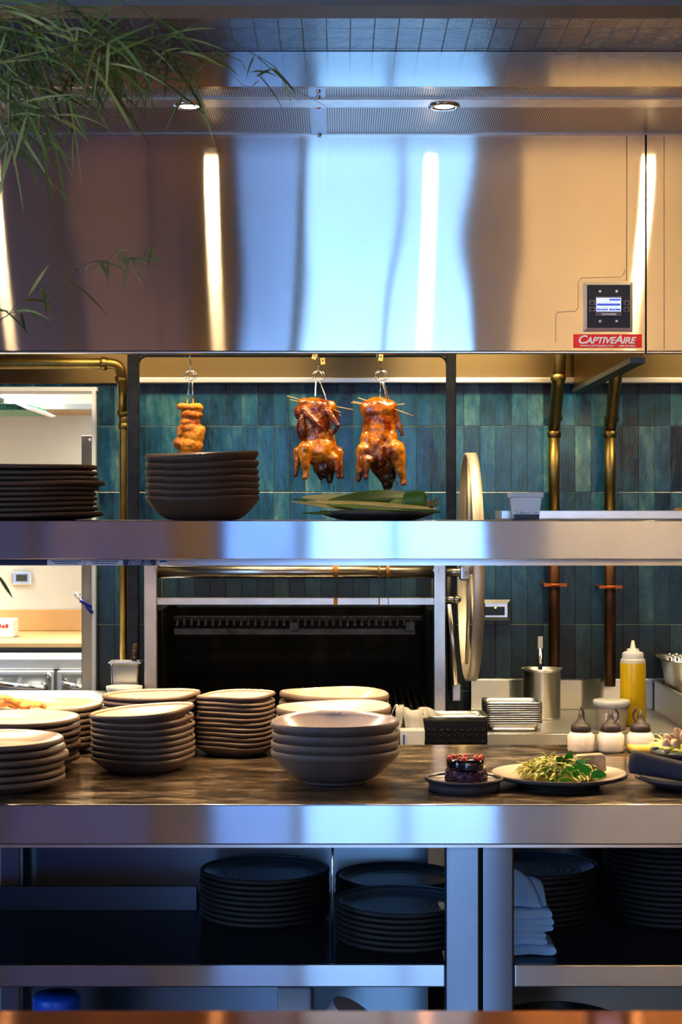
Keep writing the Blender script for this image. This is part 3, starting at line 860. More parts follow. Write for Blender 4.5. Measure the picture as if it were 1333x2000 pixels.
# black tread plate front beneath the small tray
TY = 4.74
tp = thing('tread_plate_cover', 'black raised-pattern metal cover on the grill front below the single steel tray', 'cover', (X(890, TY), TY, Z(1475, TY)))
tpm = NT('tread_plate')
tpm.set(Base_Color=(.014, .014, .016), Roughness=.38, Metallic=.5)
MB().box(X(826, TY), X(953, TY), TY, TY + .05, Z(1478, TY), Z(1406, TY)).build('plate', tpm.mat, tp, bevel=.004)
st = MB()
for i in range(9):
    for j_ in range(4):
        px, py = 836 + i * 13.5, 1427 + j_ * 11
        s = 1 if (i + j_) % 2 else -1
        a, b = Vector((X(px - 5, TY), TY - .001, Z(py - 3 * s, TY))), Vector((X(px + 5, TY), TY - .001, Z(py + 3 * s, TY)))
        st.tube([a, (a + b) / 2, b], [.0015, .0034, .0015], 6)
st.build('raised_pattern', tpm.mat, tp)

# ================================================================== REAR COUNTER, right
RYF, RDROP = 4.95, .63
RZ = EYE - RDROP
rc = thing('rear_counter', 'stainless rear counter with upstand against the tiled wall, right of the grill', 'counter', (1.6, RYF, 0))
rx0 = X(930, 5.3)
MB().box(rx0, 2.6, RYF, WALLY - .01, RZ - .05, RZ).build('top', M['steel'], rc, bevel=.004)
MB().box(rx0, 2.6, RYF - .004, RYF + .01, RZ - .07, RZ + .001).build('front_edge', M['steel_face'], rc, bevel=.003)
MB().box(rx0, 2.6, WALLY - .06, WALLY - .03, RZ, Z(1326, WALLY - .06)).build('upstand', M['steel_face'], rc, bevel=.004)
MB().box(rx0 + .02, 2.6, RYF + .05, WALLY - .02, 0, RZ - .05).build('cabinet', M['steel_dark'], rc)
# ledge left of the grill
LZ = EYE - .57
ls = thing('side_counter', 'narrow steel counter left of the grill under the pass-through', 'counter', (-.9, 4.95, 0))
MB().box(-1.7, gx(262), 4.90, WALLY - .04, LZ - .04, LZ).build('top', M['steel'], ls, bevel=.003)
MB().box(-1.7, gx(262) - .03, 4.95, WALLY - .05, 0, LZ - .04).build('cabinet', M['steel_dark'], ls)

# socket right of the wheel
SY = 5.585
ws = thing('power_outlet', 'steel wall outlet with black insert and green light, right of the crank wheel', 'outlet', (X(970, SY), SY, Z(1213, SY)))
b0, b1, c0, c1 = X(940, SY), X(998, SY), Z(1212, SY), Z(1171, SY)
cpm = MB(); d = .012
cpm.v += [(b0, SY, c0), (b1, SY, c0), (b1, SY, c1), (b0, SY, c1), (b0 + d, SY - .02, c0 + d), (b1 - d, SY - .02, c0 + d), (b1 - d, SY - .02, c1 - d), (b0 + d, SY - .02, c1 - d)]
for q in ((4, 5, 6, 7), (0, 1, 5, 4), (1, 2, 6, 5), (2, 3, 7, 6), (3, 0, 4, 7)): cpm.face(q)
cpm.build('plate', M['aluminium'], ws)
MB().box(X(946, SY), X(985, SY), SY - .026, SY - .02, Z(1201, SY), Z(1184, SY)).build('insert', M['black_plastic'], ws, bevel=.002)
M['green_led'] = simple('green_led', (.3, 1, .1), .3, emis=((.35, 1.0, .08), 5))
MB().ball((X(967, SY), SY - .027, Z(1186, SY)), .0025).build('indicator_light', M['green_led'], ws)
# ================================================================== PASS SHELF
SF, SB = 3.65, 4.03
STOP = Z(1017, SF); SBOT = Z(1092, SF)
M['shelf_top'] = simple('shelf_top', (.62, .55, .50), .5, .4, .1, 12)
ps = thing('pass_shelf', 'long stainless pass shelf above the prep worktop', 'shelf', (0, SF, SBOT))
MB().box(-1.9, 1.9, SF + .0122, SB, STOP - .012, STOP).build('deck', M['shelf_top'], ps, bevel=.001)
MB().box(-1.9, 1.9, SF, SF + .012, SBOT, STOP).build('front_edge', M['steel_face'], ps, bevel=.0012)
MB().box(-1.9, 1.9, SB - .012, SB, SBOT + .02, STOP - .012).build('rear_edge', M['steel'], ps)
for x in (-1.6, 1.6):
    MB().box(x - .02, x + .02, SB - .06, SB - .02, EYE - 570 * 3.22 / F + .0006, SBOT + .02).build('support_post', M['steel_post'], ps)
HLY = 3.69
lampbar = thing('heat_lamp_strip', 'slim steel heat lamp strip with warning stickers under the pass shelf', 'heat lamp', (0, HLY, Z(1105, HLY)))
hz0, hz1 = Z(1104.5, HLY), Z(1091.0, HLY)
M['lamp_body'] = steel('lamp_body', (.62, .62, .64), .03, .25)
MB().box(-1.7, 1.7, HLY, HLY + .13, hz0 + .006, hz1 + .006).build('housing', M['lamp_body'], lampbar)
MB().box(-1.7, 1.7, HLY - .001, HLY + .006, hz0, hz0 + .008).build('lower_lip', M['lamp_body'], lampbar)
M['navy_film'] = simple('navy_film', (.012, .018, .06), .35)
M['label_white'] = simple('label_white', (.55, .57, .62), .6, 0, .05)
def plate_px(x0, x1, y0, y1, name, mat, dy=.0012):
    return MB().box(X(x0, HLY), X(x1, HLY), HLY - dy - .0006, HLY - dy + .0006, Z(y1, HLY), Z(y0, HLY)).build(name, mat, lampbar)
plate_px(-60, 92, 1093, 1104, 'dark_cover', M['navy_film'])
for (a, b) in ((93, 165), (168, 240)):
    s = plate_px(a, b, 1093.2, 1104, 'sticker', M['label_white'])
    ln = MB()
    for rr, (u0, u1) in enumerate(((.12, .86), (.2, .8))):
        x = a + (b - a) * u0
        while x < a + (b - a) * u1:
            w = random.uniform(2, 5)
            ln.box(X(x, HLY), X(x + w, HLY), HLY - .0024, HLY - .0018, Z(1097.2 + rr * 4, HLY), Z(1095.4 + rr * 4, HLY)); x += w + 1.2
    ln.build('print', M['navy_film'], s)
s = plate_px(241, 305, 1093, 1104.3, 'warning_sticker', M['navy_film'])
s['label'] = 'dark warning sticker with white lettering'
kk = HLY / F
text_mesh('CAUTION   HOT', 4.6 * kk * 1.35, M['label_white'], (X(273, HLY), HLY - .0020, Z(1096.0, HLY)), s, offset=.00008, sx=.9)
text_mesh('ATTENTION   CHAUD', 4.6 * kk * 1.35, M['label_white'], (X(273, HLY), HLY - .0020, Z(1101.4, HLY)), s, offset=.00008, sx=.72)
s = plate_px(310, 328, 1093, 1104, 'sticker', M['label_white'])
MB().box(X(312, HLY), X(326, HLY), HLY - .0024, HLY - .0018, Z(1098, HLY), Z(1094.5, HLY)).build('print', M['navy_film'], s)
M['quartz'] = simple('quartz_tube', (1, .6, .3), .4, emis=((1, .48, .16), 6))
MB().tube([(-1.6, HLY + .065, hz0 + .004), (1.6, HLY + .065, hz0 + .004)], .004, 8).build('heating_tube', M['quartz'], lampbar)

# ================================================================== PREP WORKTOP AND BASES
WF, WB = 3.22, 4.04
WZ = EYE - 570 * WF / F
wt = thing('prep_worktop', 'long worn stainless prep worktop carrying the plate stacks', 'worktop', (0, WF, WZ - .08))
MB().box(-1.9, 1.9, WF, WB, WZ - .015, WZ).build('top', M['worktop'], wt, bevel=.003)
MB().box(-1.9, 1.9, WF - .002, WF + .015, Z(1650, WF), WZ - .0008).build('front_apron', M['steel_face'], wt, bevel=.003)
MB().box(-1.9, 1.9, WF + .002, WF + .05, Z(1656, WF), Z(1650, WF)).build('lower_lip', M['steel'], wt)
MB().box(-1.9, 1.9, WB - .015, WB, WZ - .08, WZ - .015).build('rear_apron', M['steel'], wt)
UY = 3.25
US = EYE - .847                                     # undershelf top
def table_base(label, legs, xa, xb, posts, rail=False):
    t = thing('prep_table_base', label, 'table base', ((xa + xb) / 2, UY, 0), 'steel bases under the prep worktop')
    for (a, b) in legs:
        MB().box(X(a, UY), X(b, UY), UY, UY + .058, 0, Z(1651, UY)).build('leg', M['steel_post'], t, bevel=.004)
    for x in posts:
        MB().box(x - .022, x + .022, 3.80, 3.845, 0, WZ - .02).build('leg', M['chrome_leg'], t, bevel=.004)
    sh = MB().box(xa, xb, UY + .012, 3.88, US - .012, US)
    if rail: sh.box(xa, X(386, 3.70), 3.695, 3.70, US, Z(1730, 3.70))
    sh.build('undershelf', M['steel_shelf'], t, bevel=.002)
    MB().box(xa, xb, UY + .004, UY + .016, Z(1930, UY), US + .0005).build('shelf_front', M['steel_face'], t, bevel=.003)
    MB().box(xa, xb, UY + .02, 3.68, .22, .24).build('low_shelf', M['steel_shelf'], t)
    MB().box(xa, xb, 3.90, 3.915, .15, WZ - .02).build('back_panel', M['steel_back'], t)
    return t
M['chrome_leg'] = steel('chrome_leg', (.66, .70, .74), .02, .30, brush=(1, 0, 0))
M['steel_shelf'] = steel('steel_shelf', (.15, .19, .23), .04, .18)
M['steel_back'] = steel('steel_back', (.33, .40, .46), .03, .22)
lg1 = (X(872, UY), X(938, UY)); lg2 = (X(943, UY), X(1005, UY))
tb = table_base('stainless table base under the stacks of black plates left of the two legs', [(872, 938)], -1.85, lg1[0] - .001, (X(22, 3.82),), True)
MB().tube([(X(650, 3.31), 3.31, US), (X(650, 3.31), 3.31, WZ - .02)], .0022, 8).build('shelf_rod', M['chrome'], tb)
tb2 = table_base('stainless table base holding the folded napkins, right of the two legs', [(943, 1005)], lg2[1] + .001, 1.85, (1.45,))
MB().box(lg1[1], lg2[0], UY + .02, UY + .05, 0, WZ - .03).build('gap_strip', M['seam'], tb2)

# foreground bar
M['copper_bar'] = simple('copper_bar', (.66, .23, .050), .07, .8, .12, 3)
BZ = 1.05; BY = (EYE - BZ) * F / 970
br_ = thing('bar_counter', 'glossy copper-brown bar counter along the bottom edge of the view', 'bar', (0, BY - .3, 0))
MB().box(-2.6, 2.6, BY - .46, BY, BZ - .04, BZ).build('bar_top', M['copper_bar'], br_, bevel=.006)
for x in (-2.4, 2.4):
    MB().box(x - .05, x + .05, BY - .28, BY - .18, 0, BZ - .04).build('leg', M['trim_black'], br_, bevel=.004)

# ================================================================== DISHES
def squircle(a, e):
    c, s_ = abs(math.cos(a)), abs(math.sin(a))
    return (c ** e + s_ ** e) ** (-1 / e)


def dish(name, mats, R, h, foot=.62, t=.0075, power=1.6, footh=0.0, wob=.012, zw=.0012, sq=0, seed=0, n=56):
    """a hand-thrown dish turned about its axis: clay outside, glazed inside"""
    rnd = random.Random(seed)
    p1, p2, p3 = (rnd.uniform(0, 2 * PI) for _ in range(3))
    f = foot * R
    zo = lambda r: footh + (0 if r < f else (h - footh) * ((r - f) / (R - f)) ** power)
    prof, mi = [], []
    if footh:
        prof += [(0, footh * .6), (f * .93, footh * .6), (f * .94, 0), (f, 0), (f * 1.005, footh * .8)]
        rs = [f * 1.01]
    else:
        prof += [(0, 0.0012), (f * .9, 0.0012), (f * .96, 0.0)]
        rs = [f]
    rs += [f + (R - f) * q for q in (.15, .32, .5, .66, .8, .9, .96)]
    prof += [(r, zo(r)) for r in rs]
    prof += [(R - .0002, zo(R) - .001), (R, h + t * .45), (R - .0012, h + t * .9), (R - .0032, h + t)]
    nout = len(prof) - 1
    ri = [R - .006] + [f + (R - f) * q for q in (.88, .78, .64, .48, .3, .12)] + [f * .9, f * .5, 0]
    prof += [(r, zo(r) + t) for r in ri]
    mats_ix = [0] * nout + [1] * (len(prof) - 1 - nout)
    def fn(r, z, a):
        q = min(1, r / R) ** 2
        m = 1 + q * (wob * math.cos(2 * a + p1) + wob * .5 * math.cos(3 * a + p2))
        if sq: m *= 1 + q * (squircle(a + .3, sq) * .93 - 1)
        return r * m, z + q * zw * (math.cos(2 * a + p3) + .5 * math.cos(3 * a + p1))
    mb = MB().lathe(prof, n, fn=fn, mats=mats_ix)
    return mb.mesh(name, mats)


ORD = ['topmost', 'second from the top', 'third from the top', 'fourth from the top', 'fifth from the top', 'sixth from the top', 'seventh from the top', 'eighth from the top',
       'ninth from the top', 'tenth from the top', 'eleventh from the top', 'twelfth from the top', 'thirteenth from the top', 'fourteenth from the top', 'fifteenth from the top']


def stack(name, meshes, x, y, z0, n, pitch, label, cat, group, jit=.003, tilt=.004, rot=.12, tilts=None, offs=None, pitches=None, alt=None, seed=1):
    rnd = random.Random(seed)
    z = z0
    for i in range(n):
        k = n - 1 - i
        o = bpy.data.objects.new(name, (alt or {}).get(k, meshes[i % len(meshes)])); COL.objects.link(o)
        dx, dy = ((offs or {}).get(k) or (0 if i == 0 else rnd.uniform(-jit, jit), 0 if i == 0 else rnd.uniform(-jit, jit)))
        o.location = (x + dx, y + dy, z)
        ta = (tilts or {}).get(k)
        rx, ry = ta if ta else (rnd.uniform(-tilt, tilt), rnd.uniform(-tilt, tilt)) if i else (0, 0)
        o.rotation_euler = (rx, ry, rnd.uniform(-rot, rot))
        o['label'] = label.format(o=('lowest' if i == 0 else ORD[k])); o['category'] = cat; o['group'] = group
        z += (pitches or {}).get(k - 1, pitch)
    return z


e = 0.0006
dnl = dish('dinner_plate', M['clay_brown'], .140, .019, seed=1, t=.0085, power=1.5, zw=.0009, foot=.589)
dn = [dish('dinner_plate', M['clay_brown'], .133, .019, seed=s, t=.0085, power=1.5, zw=.0009) for s in (1,)]
stack('dinner_plate', dn, X(-8, 3.40), 3.40, WZ + e, 6, .0138, 'brown clay dinner plate, {o} of the stack nearest the worktop edge', 'plate', 'front stack of dinner plates', seed=3, alt={2: dnl}, pitches={2: .0158, 1: .0142})
stack('dinner_plate', dn, X(31, 3.684), 3.684, WZ + e, 7, .0132, 'brown clay dinner plate, {o} of the middle stack behind the front stack', 'plate', 'middle stack of dinner plates', jit=.0025, seed=4)
zt3 = stack('dinner_plate', dn, X(86, 3.956), 3.956, WZ + e, 7, .0128, 'brown clay dinner plate, {o} of the rear stack beneath the bread slices', 'plate', 'rear stack of dinner plates', jit=.0025, seed=5)
sqd = [dish('square_bowl', M['clay_brown'], .108, .026, foot=.66, t=.0060, power=1.4, sq=3.2, wob=.008, zw=.0012, seed=s) for s in (11,)]
stack('square_bowl', sqd, X(280, 3.655), 3.655, WZ + e, 8, .0125, 'rounded-square brown bowl, {o} of the front squarish stack', 'bowl', 'front stack of rounded-square bowls', jit=.0011, rot=.05, tilts={0: (.012, -.075), 1: (.004, -.035), 2: (.0, -.02)}, pitches={0: .017, 1: .0145}, seed=6)
stack('square_bowl', sqd, X(297, 3.89), 3.89, WZ + e, 9, .0129, 'rounded-square brown bowl, {o} of the rear squarish stack', 'bowl', 'rear stack of rounded-square bowls', jit=.0011, rot=.05, tilts={0: (0, -.018)}, seed=7)
sm = [dish('small_dish', M['clay_brown'], .0885, .019, foot=.66, t=.0052, power=1.4, sq=3.0, wob=.012, zw=.0014, seed=s, n=48) for s in (21,)]
stack('small_dish', sm, X(461, 3.885), 3.885, WZ + e, 11, .0106, 'small wavy brown dish, {o} of the tallest narrow stack', 'dish', 'tower of small wavy dishes', jit=.0009, rot=.06, tilts={0: (.004, -.03), 4: (0, -.014), 5: (0, -.012)}, pitches={0: .013, 3: .0125}, seed=8)
bw = [dish('deep_bowl', M['clay_grey'], .1275, .058, foot=.50, t=.010, power=1.6, footh=.005, wob=.008, zw=.0015, seed=s) for s in (31,)]
stack('deep_bowl', bw, X(655, 3.485), 3.485, WZ + e, 4, .0180, 'deep grey-brown bowl, {o} of the front stack beside the dessert', 'bowl', 'front stack of deep bowls', jit=.0013, rot=.08, tilts={0: (.018, -.008)}, pitches={0: .021}, seed=9)
bw2 = [dish('deep_bowl', M['clay_brown'], .125, .058, foot=.50, t=.010, power=1.6, footh=.005, wob=.008, zw=.0015, seed=s) for s in (33,)]
stack('deep_bowl', bw2, X(652, 3.745), 3.740, WZ + e, 4, .0182, 'deep brown bowl, {o} of the stack behind the front bowls', 'bowl', 'middle stack of deep bowls', jit=.001, rot=.08, tilts={0: (.006, -.012)}, seed=10)
bw3 = [dish('wide_bowl', M['clay_brown'], .1275, .058, foot=.46, t=.010, power=1.25, footh=.005, wob=.007, zw=.002, seed=35)]
stack('wide_bowl', bw3, X(653, 3.998), 4.004, WZ + e, 4, .0192, 'wide brown bowl, {o} of the hindmost stack by the grill grate', 'bowl', 'rear stack of deep bowls', jit=.001, rot=.08, tilts={0: (0, .018)}, seed=11)
# on the pass shelf
bw4 = [dish('serving_bowl', M['clay_dark'], .1258, .046, foot=.56, t=.0074, power=1.75, wob=.008, zw=.0015, seed=s) for s in (41,)]
stack('serving_bowl', bw4, X(396, 3.83), 3.83, STOP + e, 7, .0142, 'dark clay serving bowl, {o} of the stack on the pass shelf', 'bowl', 'serving bowls on the pass shelf', jit=.0009, tilt=.002, rot=.05, tilts={0: (.050, -.034), 1: (.022, -.020), 2: (.006, -.008)}, pitches={0: .0195, 1: .0175, 2: .0150}, seed=12)
ptl = dish('dark_platter', M['clay_dark'], .178, .010, foot=.65, t=.0072, power=1.5, wob=.010, zw=.0012, seed=45)
pt = [dish('dark_platter', M['clay_dark'], .165, .010, foot=.70, t=.0072, power=1.5, wob=.010, zw=.0012, seed=s) for s in (45,)]
stack('dark_platter', pt, X(45, 3.83), 3.83, STOP + e, 10, .0112, 'flat dark brown platter, {o} of the platter stack on the pass shelf', 'platter', 'flat platters on the pass shelf', jit=.003, tilt=.002, rot=.06, tilts={0: (.014, .022), 1: (.008, .017), 2: (0, .010), 5: (0, .004)}, alt={3: ptl, 9: ptl}, pitches={0: .0142, 1: .0130}, seed=13)
# under the worktop
bk = [dish('black_plate', M['clay_black'], .1345, .014, foot=.68, t=.0075, power=1.5, wob=.006, zw=.0008, seed=s) for s in (51,)]
for (px, y, n, lab, grp, sd) in ((518, 3.62, 9, 'matt black plate, {o}, stack left of the thin rod', 'black plates left of the rod', 14),
                                 (779, 3.565 + .145, 6, 'matt black plate, {o}, rear stack right of the thin rod', 'rear black plates right of the rod', 15),
                                 (789, 3.425, 7, 'matt black plate, {o}, front stack right of the thin rod', 'front black plates right of the rod', 16),
                                 (1041, 3.615, 10, 'matt black plate, {o}, stack behind the blue-tinted napkins', 'black plates behind the napkins', 17),
                                 (1306, 3.615, 15, 'matt black plate, {o}, tallest stack under the worktop', 'tallest stack of black plates', 18)):
    stack('black_plate', bk, X(px, y), y, US + e, n, .0108, lab, 'plate', grp, jit=.0014, tilt=.0015, rot=.2, seed=sd)

# ================================================================== NAPKINS
M['napkin'] = simple('blue_tinted_white_cloth', (.36, .60, .88), .85, 0, .08, 12, .25, 500)  # white cloth with the blue of the daylight painted into its colour
M['navy_cloth'] = simple('navy_cloth', (.045, .042, .058), .85, 0, .2, 12, .3, 500)
nz = US + .0030
nx0, nx1, nyf = X(985, 3.32), X(1087, 3.32), 3.316
hts = [.016, .012, .010, .011, .013, .016]
wd = [0, -.016, -.018, -.004, -.003, -.006]
for i, hgt in enumerate(hts):
    w = wd[i]
    path = []
    mb = MB()
    def fn(u, v, hgt=hgt, w=w, i=i):
        a = v * 2 * PI
        ca, sa = math.cos(a), math.sin(a)
        rx = (nx1 - nx0) / 2 + w / 2
        ex = lambda c, e: math.copysign(abs(c) ** e, c)
        x = (nx0 + nx1) / 2 + w / 2 + rx * ex(ca, .25)
        z = nz + hgt / 2 + hgt * .47 * ex(sa, .7) + .0015 * math.sin(9 * x * 10 + i)
        return (x, nyf + .012 * (i > 0) + u * .14 + .002 * math.sin(i * 3), z)
    mb.grid(fn, 4, 40)
    b0 = len(mb.v)
    for rim in (0, 4):
        mb.face([rim * 41 + q for q in range(40)])
    o = mb.build('folded_napkin', M['napkin'])
    tag(o, 'folded blue-tinted white napkin, %s of the napkin stack by the table leg' % (('lowest', 'fifth from the top', 'fourth from the top', 'third from the top', 'second from the top', 'uppermost flat one')[i]), 'napkin', 'folded napkins')
    nz += hgt + .0008
def wedge(u, v):
    x = nx0 + .012 + (nx1 - nx0 - .036) * u * (1 - .42 * v)
    return (x, nyf + .035 + .05 * v + .006 * math.sin(u * 6), nz + .001 + .062 * math.sin(v * PI / 2) * (1 - .25 * u ** 3))
wn_ = MB().grid(wedge, 12, 10)
wn_.grid(lambda u, v: (nx1 - .040 + .026 * u - .006 * v, nyf + .045 + .05 * v + .004 * math.sin(u * 5), nz + .001 + .046 * math.sin(v * PI / 2) * (1 - .2 * u ** 2)), 8, 8)
tag(wn_.build('loose_napkin', M['napkin'], solid=.006), 'blue-tinted white napkin folded upright in a peak on the napkin stack', 'napkin')

# items on the low shelf, mostly hidden by the bar
M['blue_plastic'] = simple('blue_plastic', (.012, .11, .60), .4, 0, .1, 6)
by = 3.42
bx, bzt = X(111, by), Z(1942, by)
tag(MB().lathe([(0, 0), (.075, 0), (.08, .01), (.08, bzt - .24 - .06), (.05, bzt - .24 - .036), (.044, bzt - .24 - .033), (.0465, bzt - .24 - .028), (.0465, bzt - .24 - .006), (.042, bzt - .24), (0, bzt - .24)], 36, (bx, by, .241)).build('blue_jug', M['blue_plastic']), 'blue plastic jug with its cap showing above the bar', 'jug')
rl = thing('paper_roll', 'pale paper roll leaning on the low shelf above the bar edge', 'roll', (X(650, 3.4), 3.4, .241))
MB().tube([(X(600, 3.42), 3.45, .30), (X(690, 3.42), 3.42, .46), (X(655, 3.42), 3.42, .475)][:2], .045, 24).build('roll', M['label_white'], rl)
tag(MB().box(X(540, 3.5), X(608, 3.5), 3.56, 3.70, .241, Z(1945, 3.5)).build('pale_carton', M['label_white'], bevel=.006), 'pale box beside the paper roll on the low shelf', 'box')
pn = MB().lathe([(0, 0), (.10, 0), (.118, .19), (.122, .192), (.122, .196), (.116, .195), (.098, .006), (0, .006)], 36, (X(1090, 3.45), 3.45, .241))
tag(pn.build('steel_pan', M['steel_dark']), 'steel pan on the low shelf under the napkins', 'pan')

# ================================================================== BREAD, LEAVES, CONTAINERS ON THE SHELF
M['crust'] = simple('bread_crust', (.62, .33, .12), .7, 0, .35, 30, .5, 80)
for i, (dx, dy, rz, ry) in enumerate(((-.075, .055, .3, .1), (-.035, .065, -.5, .15), (.0, .05, 1.1, .08), (-.055, .04, .9, .45))):
    mb = MB()
    mb.grid(lambda u, v: ((u - .5) * .055 + .004 * math.sin(v * 7), (v - .5) * .034, .006 * math.sin(u * PI) + .003 * math.sin(u * 11 + v * 5)), 10, 8)
    o = mb.build('bread_slice', M['crust'], origin=(0, 0, 0), solid=.008)
    o.location = (X(60, 3.925) + dx * .9, 3.935 + dy - .03, zt3 + .009 + (0.010 if i == 3 else 0))
    o.rotation_euler = (.1, ry, rz)
    tag(o, 'piece of browned bread on the rear dinner plate stack, %s' % ('farthest to the side', 'second along', 'nearest the stack middle', 'lying across the others')[i], 'bread', 'bread pieces')

LP = (X(737, 3.83), 3.83)
lpm = dish('leaf_plate', M['clay_slate'], .128, .014, foot=.6, t=.006, power=1.4, seed=61)
o = bpy.data.objects.new('leaf_plate', lpm); COL.objects.link(o); o.location = (LP[0], LP[1], STOP + e)
tag(o, 'slate-coloured plate under the pile of long green leaves on the pass shelf', 'plate')
M['leaf_dark'] = simple('leaf_dark', (.020, .085, .008), .4, 0, .35, 18, .1, 60)
M['leaf_pale'] = simple('leaf_pale', (.46, .40, .17), .6, 0, .25, 18, .1, 60)
M['leaf_mid'] = simple('leaf_mid', (.13, .22, .03), .45, 0, .3, 18, .1, 60)
M['leaf_brown'] = simple('leaf_brown', (.16, .095, .045), .55, 0, .4, 18, .1, 60)
def lpx(px, py, Y=3.83): return (X(px, Y), Y, Z(py, Y))
LV = [  # base px, tip px, width, material, depth, label
    ((850, 1000), (572, 981), .030, 'leaf_dark', 3.86, 'long dark leaf at the bottom of the leaf pile'),
    ((842, 1001), (590, 1008), .026, 'leaf_dark', 3.75, 'dark leaf drooping over the plate rim'),
    ((846, 996), (600, 984), .030, 'leaf_pale', 3.80, 'pale leaf underside in the middle of the pile'),
    ((700, 999), (568, 982), .020, 'leaf_pale', 3.78, 'narrow pale leaf pointing beyond the plate'),
    ((840, 997), (640, 991), .026, 'leaf_mid', 3.74, 'green leaf lying along the front of the pile'),
    ((770, 985), (590, 975), .034, 'leaf_pale', 3.84, 'broad pale leaf with folded tip at the far end'),
    ((820, 975), (630, 978), .050, 'leaf_dark', 3.82, 'broad glossy dark green leaf on top of the pile'),
    ((745, 999), (838, 969), .034, 'leaf_mid', 3.76, 'green leaf rising toward the black post'),
    ((846, 994), (690, 987), .020, 'leaf_pale', 3.72, 'thin pale leaf edge at the front of the pile')]
for i, (a, b, w, mk, Y, lab) in enumerate(LV):
    A, B = Vector(lpx(*a, Y)), Vector(lpx(*b, Y))
    A.y += random.uniform(-.01, .01)
    up = Vector((0, -.75, .66)) if w > .03 else Vector((0, -.45, .9))
    d = B - A
    mb = MB(); mb.leaf(A, d, up, d.length, w, droop=-.02 if i != 6 else .03, seg=12, fold=.25, tipy=.7)
    mb.tube([A, A - d.normalized() * .012], .002, 6)
    tag(mb.build('long_leaf', M[mk], solid=.0008, fix=False), lab, 'leaf', 'leaves on the slate plate')
mb = MB()
c = Vector(lpx(811, 979, 3.74))
mb.grid(lambda u, v: c + Vector(((u - .5) * .052, .010 * math.sin(v * 3), (v - .5) * .046 + .006 * u)) if True else 0, 6, 6)
for i_, p in enumerate(mb.v):                          # round the cut leaf's outline
    u, v = (p[0] - c.x) / .026, (p[2] - c.z) / .026
    rr = max(1, (abs(u) ** 3 + abs(v) ** 3) ** (1 / 3)); mb.v[i_] = (c.x + u * .026 / rr, p[1], c.z + v * .024 / rr)
tag(mb.build('cut_leaf', M['leaf_mid'], solid=.001), 'short broad cut leaf standing up at the end of the pile', 'leaf', 'leaves on the slate plate')
sb = thing('leaf_stalks', 'bundle of brown leaf stalks with frayed ends beside the black post', 'stalks', lpx(845, 1005, 3.80))
mb = MB()
for i in range(9):
    a = Vector(lpx(800 + random.uniform(-6, 6), 1002 - i * 1.4, 3.79 + .004 * i)); b = Vector(lpx(846 + random.uniform(-6, 3), 998 - i * 2.3, 3.79 + .004 * i))
    mb.tube([a, (a + b) / 2 + Vector((0, 0, .002)), b], [.004, .0052, .004], 7)
mb.build('stalk_bundle', M['leaf_brown'], sb)
mb = MB()
for i in range(8):
    a = Vector(lpx(843, 990 - i * .8, 3.80)); mb.tube([a, a + Vector((.012, 0, .003 + .002 * i)), a + Vector((.020, -.004, .004 + .002 * i * random.random()))], [.0012, .0008, .0003], 5)
mb.build('frayed_ends', M['leaf_pale'], sb)

M['deli_clear'] = simple('deli_plastic', (.82, .82, .79), .35, 0, .05, 8, sss=.2)
M['dark_sauce'] = simple('dark_sauce', (.012, .007, .006), .25, 0, .4, 20)
M['white_lid'] = simple('white_lid', (.68, .68, .66), .4, 0, .03)
cy = 3.80
dcx = X(1027, cy)
dc = thing('sauce_tub', 'square white plastic tub with dark sauce standing on the pass shelf', 'tub', (dcx, cy, STOP + e))
z0 = STOP + e
kz = cy / F
MB().frustum((dcx, cy), .054, .054, .0545, .0545, z0, z0 + .0125).build('sauce', M['dark_sauce'], dc)
tb_ = MB().frustum((dcx, cy), .0548, .0548, .064, .064, z0 + .0125, Z(968, cy) - .001)
for i in range(14): tb_.ball((dcx + random.uniform(-.024, .024), cy - .0278, z0 + .014 + abs(random.gauss(0, .005))), (.0012, .0006, .0010), 6, 4, 1)
tb_.build('tub', [M['deli_clear'], M['dark_sauce']], dc, bevel=.002)
MB().box(dcx - .0365, dcx + .0365, cy - .0365, cy + .0365, Z(972, cy), Z(962, cy)).build('lid', M['white_lid'], dc, bevel=.003)
# sheet pan along the back of the pass shelf with food at its end
py_ = 3.93
sp = MB()
a0, a1, zt_, b0_, b1_ = X(979, py_ - .06), 1.30, Z(997, py_ - .05), py_ - .06, py_ + .09
sp.box(a0, a1, b0_, b1_, STOP + e, STOP + .003).box(a0, a1, b0_, b0_ + .003, STOP + .003, zt_).box(a0, a1, b1_ - .003, b1_, STOP + .003, zt_).box(a0, a0 + .003, b0_, b1_, STOP + .003, zt_).box(a1 - .003, a1, b0_, b1_, STOP + .003, zt_)
tag(sp.build('sheet_pan', M['aluminium'], bevel=.001), 'shallow aluminium sheet pan behind the sauce tub on the pass shelf', 'pan')
M['orange_food'] = simple('orange_food', (.80, .32, .03), .5, 0, .4, 40, .5, 60)
mb = MB()
for i in range(9): mb.ball((X(1340, py_) + random.uniform(-.012, .03), py_ + random.uniform(-.03, .03), STOP + .014 + random.uniform(0, .008)), (.013, .011, .009), 10, 7)
tag(mb.build('fried_food', M['orange_food']), 'orange fried food at the right end of the sheet pan', 'food', kind='stuff')
# ================================================================== HANGING ROASTS
RYD = FYY
ZU = RYD / F / 4.443


def RP(zx, zy, d=0.0):
    return Vector((X(540 + zx / 4.443, RYD), RYD + d * ZU, Z(680 + zy / 4.443, RYD)))


